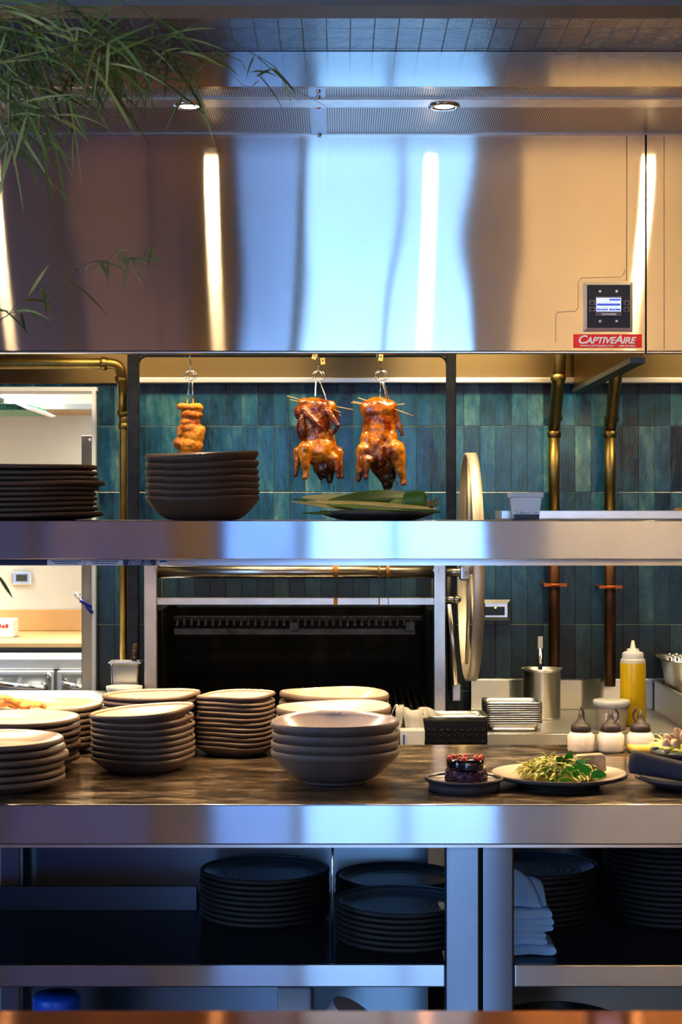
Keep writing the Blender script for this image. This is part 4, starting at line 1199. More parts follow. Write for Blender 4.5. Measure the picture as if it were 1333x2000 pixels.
def capsule(a, ra, b, rb, n=6, burn=0, gold=0):
    a, b = Vector(a), Vector(b)
    return [(tuple(a.lerp(b, i / (n - 1))), (ra + (rb - ra) * i / (n - 1),) * 3, burn if not isinstance(burn, tuple) else burn[0] + (burn[1] - burn[0]) * i / (n - 1),
             gold if not isinstance(gold, tuple) else gold[0] + (gold[1] - gold[0]) * i / (n - 1)) for i in range(n)]


def roast_mesh(name, blobs, mat, voxel=.0032, lump=.0012, smooth=4, seed=0, PF_=RP):
    mb = MB()
    for (c, r, burn, gold) in blobs:
        mb.ball(PF_(*c), tuple(q * ZU for q in r), 18, 12)
    me = mb.mesh('tmp', mat)
    ob = bpy.data.objects.new('tmp', me); COL.objects.link(ob)
    md = ob.modifiers.new('r', 'REMESH'); md.mode = 'VOXEL'; md.voxel_size = voxel; md.use_smooth_shade = True
    md = ob.modifiers.new('s', 'SMOOTH'); md.factor = .5; md.iterations = smooth
    dg = bpy.context.evaluated_depsgraph_get(); dg.update()
    out = bpy.data.meshes.new_from_object(ob.evaluated_get(dg))
    bpy.data.objects.remove(ob)
    out.name = name
    out.materials.clear(); out.materials.append(mat)
    at = out.color_attributes.new('roast', 'FLOAT_COLOR', 'POINT')
    B = [(PF_(*c), max(r) * ZU, burn, gold) for (c, r, burn, gold) in blobs]
    so = Vector((seed * 3.1, 0, 0))
    cols = []
    nrm = [v.normal.copy() for v in out.vertices]
    for v in out.vertices:
        sw = sb_ = sg = 1e-9
        for (c, r, burn, gold) in B:
            w = math.exp(-((v.co - c).length / r) ** 2 * 2.5)
            sw += w; sb_ += w * burn; sg += w * gold
        cols += [sb_ / sw, sg / sw, 0, 1]
        v.co += nrm[v.index] * lump * (noise.fractal((v.co + so) * 45, 1, 2, 3))
    at.data.foreach_set('color', cols)
    out.polygons.foreach_set('use_smooth', [True] * len(out.polygons))
    out.update()
    return out


def roast_mat(name, gold, red, dark, rough, bscale, bstr, coat):
    m = NT(name)
    at = m.n('Attribute', attribute_name='roast')
    sp = m.n('SeparateColor'); m.l(at.outputs['Color'], sp.inputs[0])
    n1 = m.noise(m.wpos(), 26, 5, .6); n2 = m.noise(m.wpos((1, 1, .6)), 70, 4, .6)
    k = m.math('ADD', m.math('MULTIPLY', m.math('SUBTRACT', n1, .5), 2.4), m.math('ADD', m.math('MULTIPLY', sp.outputs[1], 1.10), -.16), True)
    c = m.ramp(k, [(0, red), (.35, tuple(a * .6 + b * .4 for a, b in zip(red, gold))), (1, gold)])
    bk_ = m.math('ADD', sp.outputs[0], m.math('MULTIPLY', m.math('SUBTRACT', n2, .52), 1.1), True)
    c = m.mix(bk_, c, dark)
    m.set(Base_Color=c, Roughness=rough, Coat_Weight=coat, Coat_Roughness=.08, Subsurface_Weight=.06, Subsurface_Radius=(.01, .004, .002))
    m.set(Normal=m.bump(m.noise(m.wpos(), bscale, 4, .6), bstr, .003))
    return m.mat


M['duck'] = roast_mat('roast_duck_skin', (.86, .31, .014), (.21, .024, .003), (.016, .006, .003), .22, 70, .8, .8)
M['pork'] = roast_mat('crackling', (.86, .34, .018), (.58, .13, .008), (.16, .05, .01), .40, 210, 1.0, .3)
M['bamboo'] = simple('bamboo_skewer', (.62, .40, .15), .6, 0, .2, 20)
M['tag_yellow'] = simple('tag_yellow', (.70, .58, .22), .6, 0, .1, 30)
M['twine'] = simple('dark_twine', (.05, .035, .02), .8)


def duck(label, blobs, sk, strings, seed):
    base = RP(*strings[0][1])
    root = thing('roast_duck', label, 'duck', (RP(*blobs[0][0]).x, RYD, base.z), 'roast ducks under the hood')
    me = roast_mesh('body', blobs, M['duck'], seed=seed, lump=.0022, smooth=9)
    me.transform(Matrix.Translation(-Vector(WLOC[root.name])))
    b = bpy.data.objects.new('body', me); COL.objects.link(b); b.parent = root
    for (a, c) in sk:
        MB().tube([RP(*a), RP(*c)], .0016, 6).build('skewer', M['bamboo'], root)
    for (a, c) in strings:
        MB().tube([RP(*a), (RP(*a) + RP(*c)) / 2 + Vector((.002, 0, 0)), RP(*c)], .0010, 5).build('twine_end', M['twine'], root)
    return root


d1 = [((335, 530, 0), (165, 95, 105), .05, .35), ((340, 660, 0), (140, 105, 190), .15, .2), ((370, 880, 0), (165, 120, 150), .0, .75), ((430, 920, 10), (115, 110, 130), 0, .6),
      ((420, 1030, 0), (105, 75, 95), .9, 0), ((465, 1110, -10), (38, 34, 75), 1.0, 0), ((385, 1090, 0), (30, 30, 60), 1, 0),
      ((260, 475, -20), (75, 70, 45), .0, .5), ((330, 462, 0), (70, 60, 35), 0, .7), ((460, 510, -10), (65, 65, 62), .1, .6), ((200, 560, 0), (45, 60, 60), .15, .3),
      ((225, 700, -70), (50, 40, 110), .55, 0)]
d1 += [((355, 780, 0), (130, 100, 120), .1, .4), ((450, 800, 0), (60, 80, 110), 0, .5)]
d1 += capsule((250, 880, -95), 66, (258, 1085, -100), 26, 8, 0, (1, .8)) + [((256, 1122, -100), (30, 28, 24), .1, .6), ((238, 1130, -105), (18, 18, 18), .1, .5)]
d1 += capsule((196, 890, 40), 48, (172, 1075, 40), 20, 7, (0, .4), (.7, .2)) + [((164, 1103, 40), (24, 22, 22), .7, .1)]
d1 += capsule((542, 895, 0), 44, (562, 1085, 10), 22, 7, (0, .3), (.8, .3)) + [((572, 1115, 10), (24, 22, 24), .5, .2)]
d1 += capsule((510, 960, -70), 38, (532, 1085, -80), 20, 6, (0, .3), (.6, .3)) + [((535, 1118, -80), (22, 22, 22), .4, .4)]
d1 += capsule((235, 545, -110), 34, (370, 675, -135), 20, 7, (.15, .4), .25) + [((385, 688, -135), (20, 18, 16), .7, 0)]
d1 += capsule((455, 560, -80), 34, (535, 675, -100), 22, 6, (.2, .5), .2) + capsule((535, 675, -100), 24, (505, 735, -60), 18, 4, .85, 0)
d1 += capsule((500, 520, 0), 34, (535, 640, -10), 18, 5, .4, .1)
duck('glazed roast duck with two folded wings showing, hanging left of the other duck', d1,
     [((95, 418, -40), (250, 462, -40)), ((115, 446, 30), (240, 470, 20)), ((500, 505, -20), (668, 538, -60)), ((490, 530, -40), (560, 562, -60)), ((510, 560, 0), (570, 592, 10))],
     [((470, 1130, 0), (498, 1242, 0)), ((430, 1120, 0), (465, 1226, 0)), ((383, 1120, 0), (388, 1185, 0))], 1)
d2 = [((882, 535, 0), (160, 112, 112), .02, .35), ((890, 640, 0), (145, 105, 130), .1, .3), ((890, 760, -10), (130, 105, 120), .05, .45), ((860, 830, -60), (70, 70, 90), 0, .7),
      ((905, 900, 0), (185, 120, 140), .05, .5), ((925, 1020, 0), (110, 85, 120), .65, .1), ((960, 1100, 0), (85, 65, 85), 1, 0), ((965, 1180, 0), (50, 42, 62), 1, 0),
      ((880, 478, -10), (118, 78, 50), .1, .4), ((785, 510, 0), (70, 70, 60), .05, .5), ((985, 510, -10), (68, 70, 60), .05, .5), ((905, 930, -95), (42, 40, 130), .85, 0)]
d2 += [((890, 700, 0), (146, 110, 120), .12, .35), ((985, 800, -20), (75, 80, 110), .05, .6), ((800, 800, -10), (75, 80, 110), .05, .6)]
d2 += capsule((1040, 880, -70), 78, (1100, 1140, -70), 26, 9, (0, .1), (1, .5)) + [((1104, 1168, -72), (28, 26, 26), .1, .5), ((1092, 1182, -80), (16, 16, 14), .1, .5)]
d2 += capsule((765, 890, -50), 72, (722, 1100, -40), 28, 8, (0, .15), (.8, .3)) + [((712, 1140, -40), (28, 26, 36), .35, .2)]
d2 += capsule((790, 980, -85), 50, (778, 1090, -95), 22, 5, (.2, .4), .2) + [((775, 1120, -95), (24, 22, 26), .3, .3)]
d2 += capsule((1030, 560, 10), 34, (1080, 715, 0), 20, 7, (.3, .7), .1) + [((1090, 748, 0), (22, 20, 18), .95, 0)]
duck('glazed roast duck with dark split belly, hanging right of the other duck', d2,
     [((710, 432, -30), (810, 468, -40)), ((665, 460, 20), (760, 480, 20)), ((650, 474, -40), (770, 492, -50)), ((1030, 494, 0), (1116, 484, 0)), ((1020, 530, -50), (1186, 592, -80))],
     [((935, 1220, 0), (962, 1310, 0)), ((1030, 1150, 0), (1056, 1190, 10))], 2)
# pork belly piece, partly hidden behind the shelf bowls (pixel coordinates converted to the zoom frame)
def q(px, py, d=0): return ((px - 540) * 4.443, (py - 680) * 4.443, d)
pb = [(q(360, 794), (70, 60, 34), 0, .8), (q(380, 796), (80, 70, 42), 0, .8), (q(374, 810), (100, 70, 50), .1, .3), (q(372, 824), (88, 62, 50), .35, .2),
      (q(352, 845), (30, 40, 60), .3, .4), (q(388, 842), (62, 60, 60), 0, 1),
      (q(372, 836), (98, 64, 60), 0, .6), (q(378, 850), (100, 66, 90), 0, .9), (q(372, 870), (110, 70, 90), 0, .8), (q(370, 900), (125, 70, 110), 0, .7), (q(348, 866), (45, 60, 50), .7, 0), (q(366, 930), (110, 65, 80), .2, .4)]
pbr = thing('crispy_pork_belly', 'golden blistered pork belly piece hanging behind the serving bowls', 'meat', (X(370, RYD), RYD, Z(948, RYD)))
me = roast_mesh('meat', pb, M['pork'], voxel=.0026, lump=.0030, smooth=3, seed=5)
me.transform(Matrix.Translation(-Vector(WLOC[pbr.name])))
b = bpy.data.objects.new('meat', me); COL.objects.link(b); b.parent = pbr


def hook(label, top, ringc, tips, tags, RR=11.5):
    """double ring hook in photo pixels: hung over the crossbar at `top`, prongs ending at `tips`"""
    Y = RYD
    P = lambda px, py, d=0: Vector((X(px, Y), Y + d, Z(py, Y)))
    root = thing('meat_hook', label, 'hook', P(ringc[0], ringc[1] + RR), 'steel duck hooks on the crossbar')
    k_ = Y / F
    t = P(*top)
    zt_ = Z(673, Y)
    arch = [Vector((t.x - .004, Y - .022, t.z - .004)), Vector((t.x - .003, Y - .022, zt_ - .002)), Vector((t.x - .001, Y - .012, zt_ + .004)), Vector((t.x, Y + .012, zt_ + .004)), Vector((t.x + .002, Y + .021, zt_ - .012))]
    w = MB(); w.tube([P(ringc[0], ringc[1] - RR + 2, -.004), P((ringc[0] + top[0]) / 2, (ringc[1] - RR + top[1]) / 2, -.018)] + arch, .0021, 8)
    w.build('hanger_wire', M['chrome'], root)
    for (dx, dy, d) in ((-2, 1, -.004), (2.5, 0, .003)):
        MB().ring(P(ringc[0] + dx, ringc[1] + dy, d), RR * k_ * .82, .0017, 'y', 28, 8).build('ring', M['chrome'], root)
    for (a, b_) in tips:
        p, e_ = P(a[0], a[1], -.004), P(b_[0], b_[1], b_[2])
        MB().tube([P(ringc[0], ringc[1] + RR - 2, 0), p, p.lerp(e_, .5), e_], .0022, 8).build('prong', M['chrome'], root)
    for (tx, ty, a) in tags:
        c = P(tx, ty, -.026); R = Matrix.Rotation(a, 3, 'Y')
        mb = MB(); base = [R @ Vector(v) for v in ((-.0065, 0, -.0095), (.0065, 0, -.0095), (.0065, 0, .0095), (-.0065, 0, .0095))]
        mb.v = [tuple(c + v + Vector((0, dy, 0))) for dy in (-.0006, .0006) for v in base]
        for q_ in ((0, 1, 2, 3), (7, 6, 5, 4), (0, 4, 5, 1), (1, 5, 6, 2), (2, 6, 7, 3), (3, 7, 4, 0)): mb.face(q_)
        tg = mb.build('paper_tag', M['tag_yellow'], root)
        MB().ring(c + Vector((0, -.0008, .002)), .0026, .0006, 'y', 12, 5).build('print', M['twine'], tg)
    return root


hook('steel double-ring hook carrying the duck with two wings', (624, 697), (622.5, 734), [((617, 745), (616, 797, -.048)), ((626, 748), (641, 790, -.034))], [(615, 697, .35), (631, 707, -.1)])
hook('steel double-ring hook carrying the duck with the split belly', (739, 697), (745.5, 733), [((744, 748), (743, 779, 0)), ((747, 748), (757, 782, -.012)), ((750, 748), (762, 783, .008))], [(744, 700, .1)])
hook('steel double-ring hook carrying the pork belly', (375, 697), (372.5, 733), [((370, 748), (366, 790, 0)), ((376, 748), (378, 790, .0))], [], 10.5)

# ================================================================== COOK-LINE ITEMS
M['glass_oil'] = simple('yellow_oil', (.80, .54, .015), .25, 0, .06, 4, sss=.25)
M['clear_plastic'] = simple('clear_plastic', (.66, .65, .6), .3, 0, .04, 6, sss=.15)
M['cream_sauce'] = simple('cream_sauce', (.62, .53, .41), .4, 0, .05, 6, sss=.15)
Ye = 5.13
ob_ = thing('oil_bottle', 'tall squeeze bottle of yellow oil with white nozzle on the rear counter', 'bottle', (X(1237, Ye), Ye, RZ + e))
kz = Ye / F
c = (X(1237, Ye), Ye, RZ + e)
ht = lambda py: Z(py, Ye) - RZ - e
R_ = 25 * kz
MB().lathe([(0, 0), (R_ * .94, 0), (R_, .006), (R_, ht(1296)), (R_ * .985, ht(1294))], 40, c).build('body', M['glass_oil'], ob_)
MB().lathe([(R_ * .985, ht(1294)), (R_ * .97, ht(1289)), (R_ * .9, ht(1286)), (0, ht(1286))], 40, c).build('shoulder', M['clear_plastic'], ob_)
MB().lathe([(R_ * .84, ht(1288)), (R_ * .84, ht(1276)), (R_ * .70, ht(1273)), (R_ * .50, ht(1272)), (R_ * .46, ht(1267)), (R_ * .22, ht(1266)), (R_ * .11, ht(1251)), (0, ht(1250.5))], 32, c).build('nozzle_cap', M['white_lid'], ob_)

Yd = 5.045
du = thing('deli_cup', 'white lidded deli cup with a scribbled label in front of the oil bottle', 'cup', (X(1195, Yd), Yd, RZ + e))
c = (X(1195, Yd), Yd, RZ + e); kd = Yd / F
hd = lambda py: Z(py, Yd) - RZ - e
MB().lathe([(0, 0), (26 * kd, 0), (27 * kd, .003), (33.5 * kd, hd(1378))], 40, c).build('cup', M['cream_sauce'], du)
MB().lathe([(33.5 * kd, hd(1380)), (36 * kd, hd(1380)), (36 * kd, hd(1368)), (34 * kd, hd(1366.5)), (0, hd(1367.5))], 40, c).build('lid', M['white_lid'], du)
lb = MB()
def lab(u, v):
    a = math.radians(-122 + 50 * u); z = hd(1408 - 18 * v); r = (27 + (33.5 - 27) * z / hd(1378)) * kd + .0006
    return (c[0] + r * math.cos(a), c[1] + r * math.sin(a), c[2] + z)
lb.grid(lab, 8, 2)
lbo = lb.build('label', M['white_ink'], du)
sc_ = MB()
for (u0, v0, u1, v1) in ((.18, .75, .2, .3), (.2, .4, .3, .7), (.36, .3, .38, .8), (.38, .5, .48, .5), (.58, .8, .56, .25), (.58, .55, .7, .6), (.7, .6, .7, .25), (.8, .8, .82, .3)):
    a_, b_ = Vector(lab(u0, v0)), Vector(lab(u1, v1)); sc_.tube([a_ + Vector((0, -.0006, 0)), b_ + Vector((0, -.0006, 0))], .0005, 5)
sc_.build('scribble', M['black_plastic'], lbo)

Yp = 5.32
pot = thing('bain_marie_pot', 'tall brushed steel pot with a ladle handle standing in it', 'pot', (X(1059, Yp), Yp, RZ + e))
c = (X(1059, Yp), Yp, RZ + e); kp = Yp / F; hp = lambda py: Z(py, Yp) - RZ - e
rp_ = 36.5 * kp
M['pot_steel'] = steel('pot_steel', (.80, .77, .70), .06, .18)
MB().lathe([(0, 0), (rp_ * .96, 0), (rp_, .006), (rp_, hp(1311)), (rp_ * 1.02, hp(1309)), (rp_ * 1.11, hp(1307)), (rp_ * 1.11, hp(1305)), (rp_ * .97, hp(1306)), (rp_ * .95, .01), (0, .008)], 48, c).build('body', M['pot_steel'], pot)
ld = thing('ladle', 'steel ladle with clear-tipped handle rising out of the tall pot', 'ladle', (X(1055, Yp), Yp, RZ + .015))
MB().tube([(X(1058, Yp), Yp + .01, RZ + .012), (X(1056, Yp), Yp, Z(1266, Yp))], .0062, 12).build('handle', M['chrome'], ld)
MB().box(X(1051, Yp), X(1061, Yp), Yp - .004, Yp + .004, Z(1268, Yp), Z(1243, Yp)).build('grip', M['clear_plastic'], ld, bevel=.002)


def steel_tray(name, w, dpt, h_):
    mb = MB()
    ins = .016
    rings = [(w / 2 - ins, dpt / 2 - ins, .0008), (w / 2 - .008, dpt / 2 - .008, h_), (w / 2 - .001, dpt / 2 - .001, h_ + .0006), (w / 2, dpt / 2, h_ - .0003), (w / 2, dpt / 2, h_ - .0028)]
    base = 0
    idx = []
    for (a, b_, z) in rings:
        rr = min(a, b_) * .22
        row = []
        for (sx, sy, st_) in ((1, 1, 0), (-1, 1, 90), (-1, -1, 180), (1, -1, 270)):
            for q_ in range(5):
                an = math.radians(st_ + q_ * 22.5)
                row.append(len(mb.v)); mb.v.append((sx * (a - rr) + rr * math.cos(an), sy * (b_ - rr) + rr * math.sin(an), z))
        idx.append(row)
    mb.face(idx[0])
    for i in range(4):
        A, B_ = idx[i], idx[i + 1]
        for q_ in range(20):
            mb.face((A[q_], A[(q_ + 1) % 20], B_[(q_ + 1) % 20], B_[q_]), 0, i == 0)
    return mb.mesh(name, M['aluminium'])


tm = steel_tray('steel_tray', .166, .145, .026)
ty_ = 5.055
for i in range(10):
    o = bpy.data.objects.new('steel_tray', tm); COL.objects.link(o)
    o.location = (X(1000, ty_), ty_, RZ + .001 + i * .0063)
    o.rotation_euler = (0, 0, random.uniform(-.004, .004))
    tag(o, 'small aluminium tray, %s of the tray stack beside the tall pot' % (ORD[9 - i] if i else 'lowest'), 'tray', 'stacked aluminium trays')
o = bpy.data.objects.new('steel_tray', tm); COL.objects.link(o)
o.location = (X(892, 4.90), 4.895, LEDGE + .002); o.rotation_euler = (0, 0, .03)
tag(o, 'single aluminium tray on the grill ledge beside the white towel', 'tray')

# angled steel bin at the right with a pan of spoons
bx0 = .995
bi = thing('topping_bin', 'steel bin with a sloping side at the right end of the rear counter', 'bin', (1.25, 5.25, RZ + e))
MB().box(bx0, bx0 + .012, 4.985, WALLY - .07, RZ + e, EYE - .536).box(bx0, 1.6, WALLY - .08, WALLY - .07, RZ + e, EYE - .536).box(bx0, 1.6, 4.975, 4.985, RZ + e, EYE - .536).build('walls', M['steel_dirty'] if 'steel_dirty' in M else M['steel'], bi, bevel=.002)
MB().box(bx0 + .012, 1.6, 4.985, WALLY - .08, RZ + .02, RZ + .025).build('floor_plate', M['steel'], bi)
Yn = 5.38
pnn = thing('insert_pan', 'small steel insert pan holding spoons in the topping bin', 'pan', (X(1330, Yn), Yn, RZ + .026))
pc = (1.092, Yn)
mb = MB(); zt_ = Z(1284, Yn); zb_ = RZ + .03
rw = (.10, .14)
prof = [(.068, .11, zb_), (.078, .12, zb_ + .06), (rw[0] - .008, rw[1] + .0, zt_ - .006), (rw[0] + .006, rw[1] + .012, zt_), (rw[0] + .006, rw[1] + .012, zt_ - .004)]
for (a, b_, z) in prof:
    for an in range(24):
        t = 2 * PI * an / 24; cx_, sy_ = math.cos(t), math.sin(t)
        mb.v.append((pc[0] + a * math.copysign(abs(cx_) ** .45, cx_), pc[1] + b_ * math.copysign(abs(sy_) ** .45, sy_), z))
mb.face(range(24))
for i in range(len(prof) - 1):
    for an in range(24):
        mb.face((i * 24 + an, i * 24 + (an + 1) % 24, (i + 1) * 24 + (an + 1) % 24, (i + 1) * 24 + an), 0, True)
mb.build('pan', M['aluminium'], pnn)
for i, px in enumerate((1306, 1313, 1320, 1327, 1333)):
    mb = MB(); b0 = Vector((X(px + 8, Yn), Yn + .02 * (i % 2), zt_ - .08)); t0 = Vector((X(px, Yn), Yn - .02, Z(1277 + (i % 2) * 3, Yn)))
    mb.tube([b0, t0], [.003, .004], 8).ball(t0, (.007, .007, .005), 10, 6)
    tag(mb.build('spoon', M['chrome']), 'steel spoon handle in the insert pan, %s' % ('nearest the oil bottle', 'second from the oil bottle', 'third from the oil bottle', 'fourth from the oil bottle', 'farthest from the oil bottle')[i], 'spoon', 'spoons in the insert pan')

# pan with knife and tub left of the grill
Yk = 5.035
kp_ = thing('ninth_pan', 'narrow deep steel pan with a knife in it, left of the grill post', 'pan', (X(247, Yk), Yk, LZ + e))
mb = MB(); cx_ = X(247, Yk); zt_ = Z(1291, Yk)
mb.frustum((cx_, Yk),   .074, .062, .084, .074, LZ + e, zt_ - .004)
mb.build('pan', M['steel_plain'], kp_, bevel=.006)
rim = MB()
for (a, b_, c0_, d_) in ((-.047, .047, -.043, -.032), (-.047, .047, .032, .043), (-.047, -.037, -.032, .032), (.037, .047, -.032, .032)):
    rim.box(cx_ + a, cx_ + b_, Yk + c0_, Yk + d_, zt_ - .004, zt_)
rim.build('rim', M['aluminium'], kp_)
kn = thing('kitchen_knife', 'knife with dark riveted handle standing in the narrow pan', 'knife', (X(262, Yk), Yk, zt_ + .001))
MB().tube([(X(262, Yk), Yk, zt_ + .0005), (X(263, Yk), Yk, Z(1275, Yk)), (X(265, Yk), Yk, Z(1262, Yk)), (X(264.5, Yk), Yk, Z(1257, Yk))], [.008, .0075, .0085, .005], 10).build('handle', M['leaf_brown'], kn)
for py in (1283, 1270): MB().ball((X(263.5, Yk), Yk - .008, Z(py, Yk)), .002).build('rivet', M['chrome'], kn)
Yt = 4.925
c = (X(243, Yt), Yt, LZ + e); kt = Yt / F
tb__ = thing('plastic_tub', 'round translucent plastic tub in front of the narrow pan', 'tub', c)
hh = Z(1340, Yt) - LZ - e
MB().lathe([(0, 0), (27 * kt, 0), (28 * kt, .003), (33 * kt, hh - .012), (35 * kt, hh - .010), (35.5 * kt, hh), (33 * kt, hh), (27 * kt, .006), (0, .006)], 40, c).build('tub', M['deli_clear'], tb__)
MB().lathe([(0, hh - .02), (32 * kt, hh - .02)], 32, c).build('contents', M['cream_sauce'], tb__)

# towels on the grill rail
M['towel'] = simple('white_towel', (.58, .55, .49), .9, 0, .12, 14, .5, 420)
def towel(label, px0, px1, pys, Y, seed):
    rnd = random.Random(seed)
    ph = [rnd.uniform(0, 6) for _ in range(4)]
    def fn(u, v):
        x = X(px0 + (px1 - px0) * u, Y); top = Z(pys[0] + (pys[2] - pys[0]) * u, Y); bot = Z(pys[1], Y)
        t = v * 1.25 - .25
        fold = .006 * math.sin(u * 7 + ph[0]) + .0025 * math.sin(u * 15 + ph[1] + v * 2)
        if t < 0:
            return (x, Y + .012 - t * .22, top - .010 + .02 * t + fold * .8 + .010 * math.sin(t * 12 + u * 4))
        r = min(1, t / .12)
        return (x + .006 * math.sin(v * 5 + ph[2]) + (.5 - u) * .01 * t, Y - .018 * math.sin(r * PI / 2) + fold * (.4 + t), top - (1 - math.cos(r * PI / 2)) * .008 - (top - bot) * max(0, t - .02) + .003 * math.sin(u * 8 + ph[3]) * (1 - t))
    return tag(MB().grid(fn, 36, 40).build('white_towel', M['towel'], solid=.003), label, 'towel', 'white towels on the grill rail')
towel('rumpled white towel draped over the grill rail beside the tread plate', 788, 828, (1381, 1476, 1392), 4.750, 1)
def crump(u, v):
    a = 2 * PI * u
    w = 1 + .22 * math.sin(3 * a + 1) + .05 * math.sin(7 * a)
    r = .034 * v * w
    x = r * math.cos(a) * 1.25; y = r * math.sin(a)
    return (X(826, 4.86) + x + .012 * v, 4.875 + y, LEDGE + .014 + .034 * (1 - v * v) + .005 * math.sin(5 * a + v * 6) * v + .0015 * math.sin(9 * a) * v)
tag(MB().grid(crump, 48, 12).build('white_towel', M['towel'], solid=.002), 'crumpled white towel end lying on the grill ledge by the single tray', 'towel', 'white towels on the grill rail')
towel('small folded white towel showing behind the deep bowls', 769, 784, (1379, 1470, 1379), 4.750, 2)
pbk = thing('white_caddy', 'white plastic caddy below the towel, with a blue stripe', 'caddy', (X(806, 4.70), 4.70, Z(1478, 4.70)))  # white caddy left in mid-air, nothing carries it
MB().frustum((X(806, 4.70), 4.71), .062, .04, .068, .05, Z(1478, 4.70), Z(1424, 4.70)).build('caddy', M['white_lid'], pbk, bevel=.004)
MB().box(X(788, 4.68), X(791, 4.68), 4.678, 4.684, Z(1470, 4.68), Z(1435, 4.68)).build('stripe', M['blue_plastic'], pbk)

# small squeeze bottles on the worktop
M['black_cap'] = simple('black_cap', (.020, .014, .013), .5, 0, .3, 30)
M['sauce_white'] = simple('milky_bottle', (.52, .47, .42), .3, 0, .03, 6, sss=.2)
M['oil_low'] = simple('oil_low', (.66, .46, .10), .3, 0, .06, 6)
Yb = 3.915
kb = Yb / F
def squeeze(px, lab, tilt, oil):
    c = (X(px, Yb), Yb, WZ + e)
    t = thing('squeeze_bottle', lab, 'bottle', c, 'small squeeze bottles on the worktop')
    R_ = 27 * kb
    if oil:
        MB().lathe([(0, 0), (R_ * .9, 0), (R_, .006), (R_, .020), (0, .020)], 32, c).build('oil', M['oil_low'], t)
        MB().lathe([(R_, .0201), (R_, .036), (R_ * .82, .043), (R_ * .68, .045), (0, .045)], 32, c).build('body', M['sauce_white'], t)
    else:
        MB().lathe([(0, 0), (R_ * .9, 0), (R_, .006), (R_ * .97, .020), (R_, .036), (R_ * .82, .043), (R_ * .68, .045), (0, .045)], 32, c).build('body', M['sauce_white'], t)
        if px < 1150:
            dm = MB()
            for i_ in range(2):
                for j_ in range(4): dm.ball((c[0] - .012 + j_ * .008, c[1] - math.sqrt(R_ ** 2 - (-.012 + j_ * .008) ** 2) + .0004, c[2] + .028 - i_ * .010), .0009, 6, 4)
            dm.build('graduation_dots', M['steel_dark'], t)
    rc_ = 19 * kb
    cap = MB().lathe([(rc_ * .96, .0455), (rc_, .047), (rc_, .058), (rc_ * .93, .061), (rc_ * .62, .066), (rc_ * .36, .072), (rc_ * .28, .080), (rc_ * .17, .094), (0, .095)], 28, c)
    for i_ in range(28):
        a_ = 2 * PI * i_ / 28; cap.tube([(c[0] + rc_ * math.cos(a_), c[1] + rc_ * math.sin(a_), c[2] + .047), (c[0] + rc_ * math.cos(a_), c[1] + rc_ * math.sin(a_), c[2] + .058)], .0008, 4)
    capo = cap.build('twist_cap', M['black_cap'], t)
    s_ = tilt
    pts = [(0, .066), (.010 * s_, .068), (.016 * s_, .076), (.0165 * s_, .086), (.012 * s_, .095), (.0125 * s_, .104)]
    if s_ == 0:
        pts = [(.004, .064), (.006, .074), (.006, .086), (.004, .097), (.0, .101), (-.002, .098)]
    MB().tube([(c[0] + a_, c[1] - .004, c[2] + z) for a_, z in pts], [.003, .0022, .0018, .0022, .0034, .0012], 8).build('cap_tether', M['black_cap'], capo)
squeeze(1135.5, 'small milky squeeze bottle with closed black spout, farthest from the salad bowl', 0, False)
squeeze(1193.5, 'small milky squeeze bottle with open black spout, middle of three', 1, False)
squeeze(1251.5, 'small squeeze bottle with a little oil and open spout', -1, True)

# ================================================================== FOOD ON THE WORKTOP
Yq = 3.385
dp = dish('dessert_plate', M['clay_slate'], .0765, .020, foot=.90, t=.0045, power=.8, footh=.012, wob=.004, zw=.0006, seed=71)
dx_ = X(907, Yq)
o = bpy.data.objects.new('dessert_plate', dp); COL.objects.link(o); o.location = (dx_, Yq, WZ + e)
tag(o, 'low flat slate plate with upright rim under the dark berry dessert', 'plate')
M['purple_rice'] = simple('purple_rice', (.070, .022, .040), .4, 0, .6, 60, .8, 130)
M['dark_glaze'] = simple('dark_glaze', (.010, .009, .018), .08, 0, .5, 14, .2, 40, coat=.8)
M['berry_red'] = simple('berry_red', (.72, .035, .012), .2, 0, .2, 30, coat=.4)
M['nut'] = simple('nut', (.70, .52, .34), .6, 0, .2, 40)
ds_ = thing('berry_dessert', 'dark purple layered dessert topped with red berries on the slate plate', 'dessert', (X(911, Yq), Yq, WZ + .0175))
c = (X(911, Yq), Yq, WZ + .0175); kq = Yq / F
rnd = random.Random(4)
mb = MB(); mb.lathe([(0, 0), (39 * kq, 0), (40 * kq, .004), (39 * kq, .018), (36 * kq, .022), (0, .022)], 36, c)
for i in range(210):
    a_ = rnd.uniform(0, 2 * PI); z = rnd.uniform(.003, .021); r_ = (40 if z < .014 else 38) * kq
    R3 = Euler((rnd.uniform(0, 3), rnd.uniform(0, 3), rnd.uniform(0, 3))).to_matrix()
    mb.ball((c[0] + r_ * math.cos(a_), c[1] + r_ * math.sin(a_), c[2] + z), (.0022, .0022, .0038), 7, 5, 0, R3)
mb.build('rice_base', M['purple_rice'], ds_)
MB().lathe([(0, .0222), (35.5 * kq, .0222), (37 * kq, .026), (37 * kq, .040), (35 * kq, .043), (0, .043)], 40, c, fn=lambda r, z, a: (r * (1 + .03 * math.sin(5 * a) * (z > .024) + .02 * math.sin(11 * a + z * 300)), z)).build('glaze_layer', M['dark_glaze'], ds_)
for i, (px, py, d_) in enumerate(((878, 1481, -.012), (886, 1478, .006), (897, 1479, -.026), (899, 1475, .012), (911, 1478, -.022), (913, 1474, .016), (926, 1478, -.026), (931, 1476, .0), (938, 1480, -.014), (941, 1478, .008), (905, 1480, -.032), (934, 1482, -.026))):
    MB().ball((X(px, Yq), Yq + d_, c[2] + .0455), (.0052, .0052, .0048), 12, 8).build('red_berry', M['berry_red'], ds_)
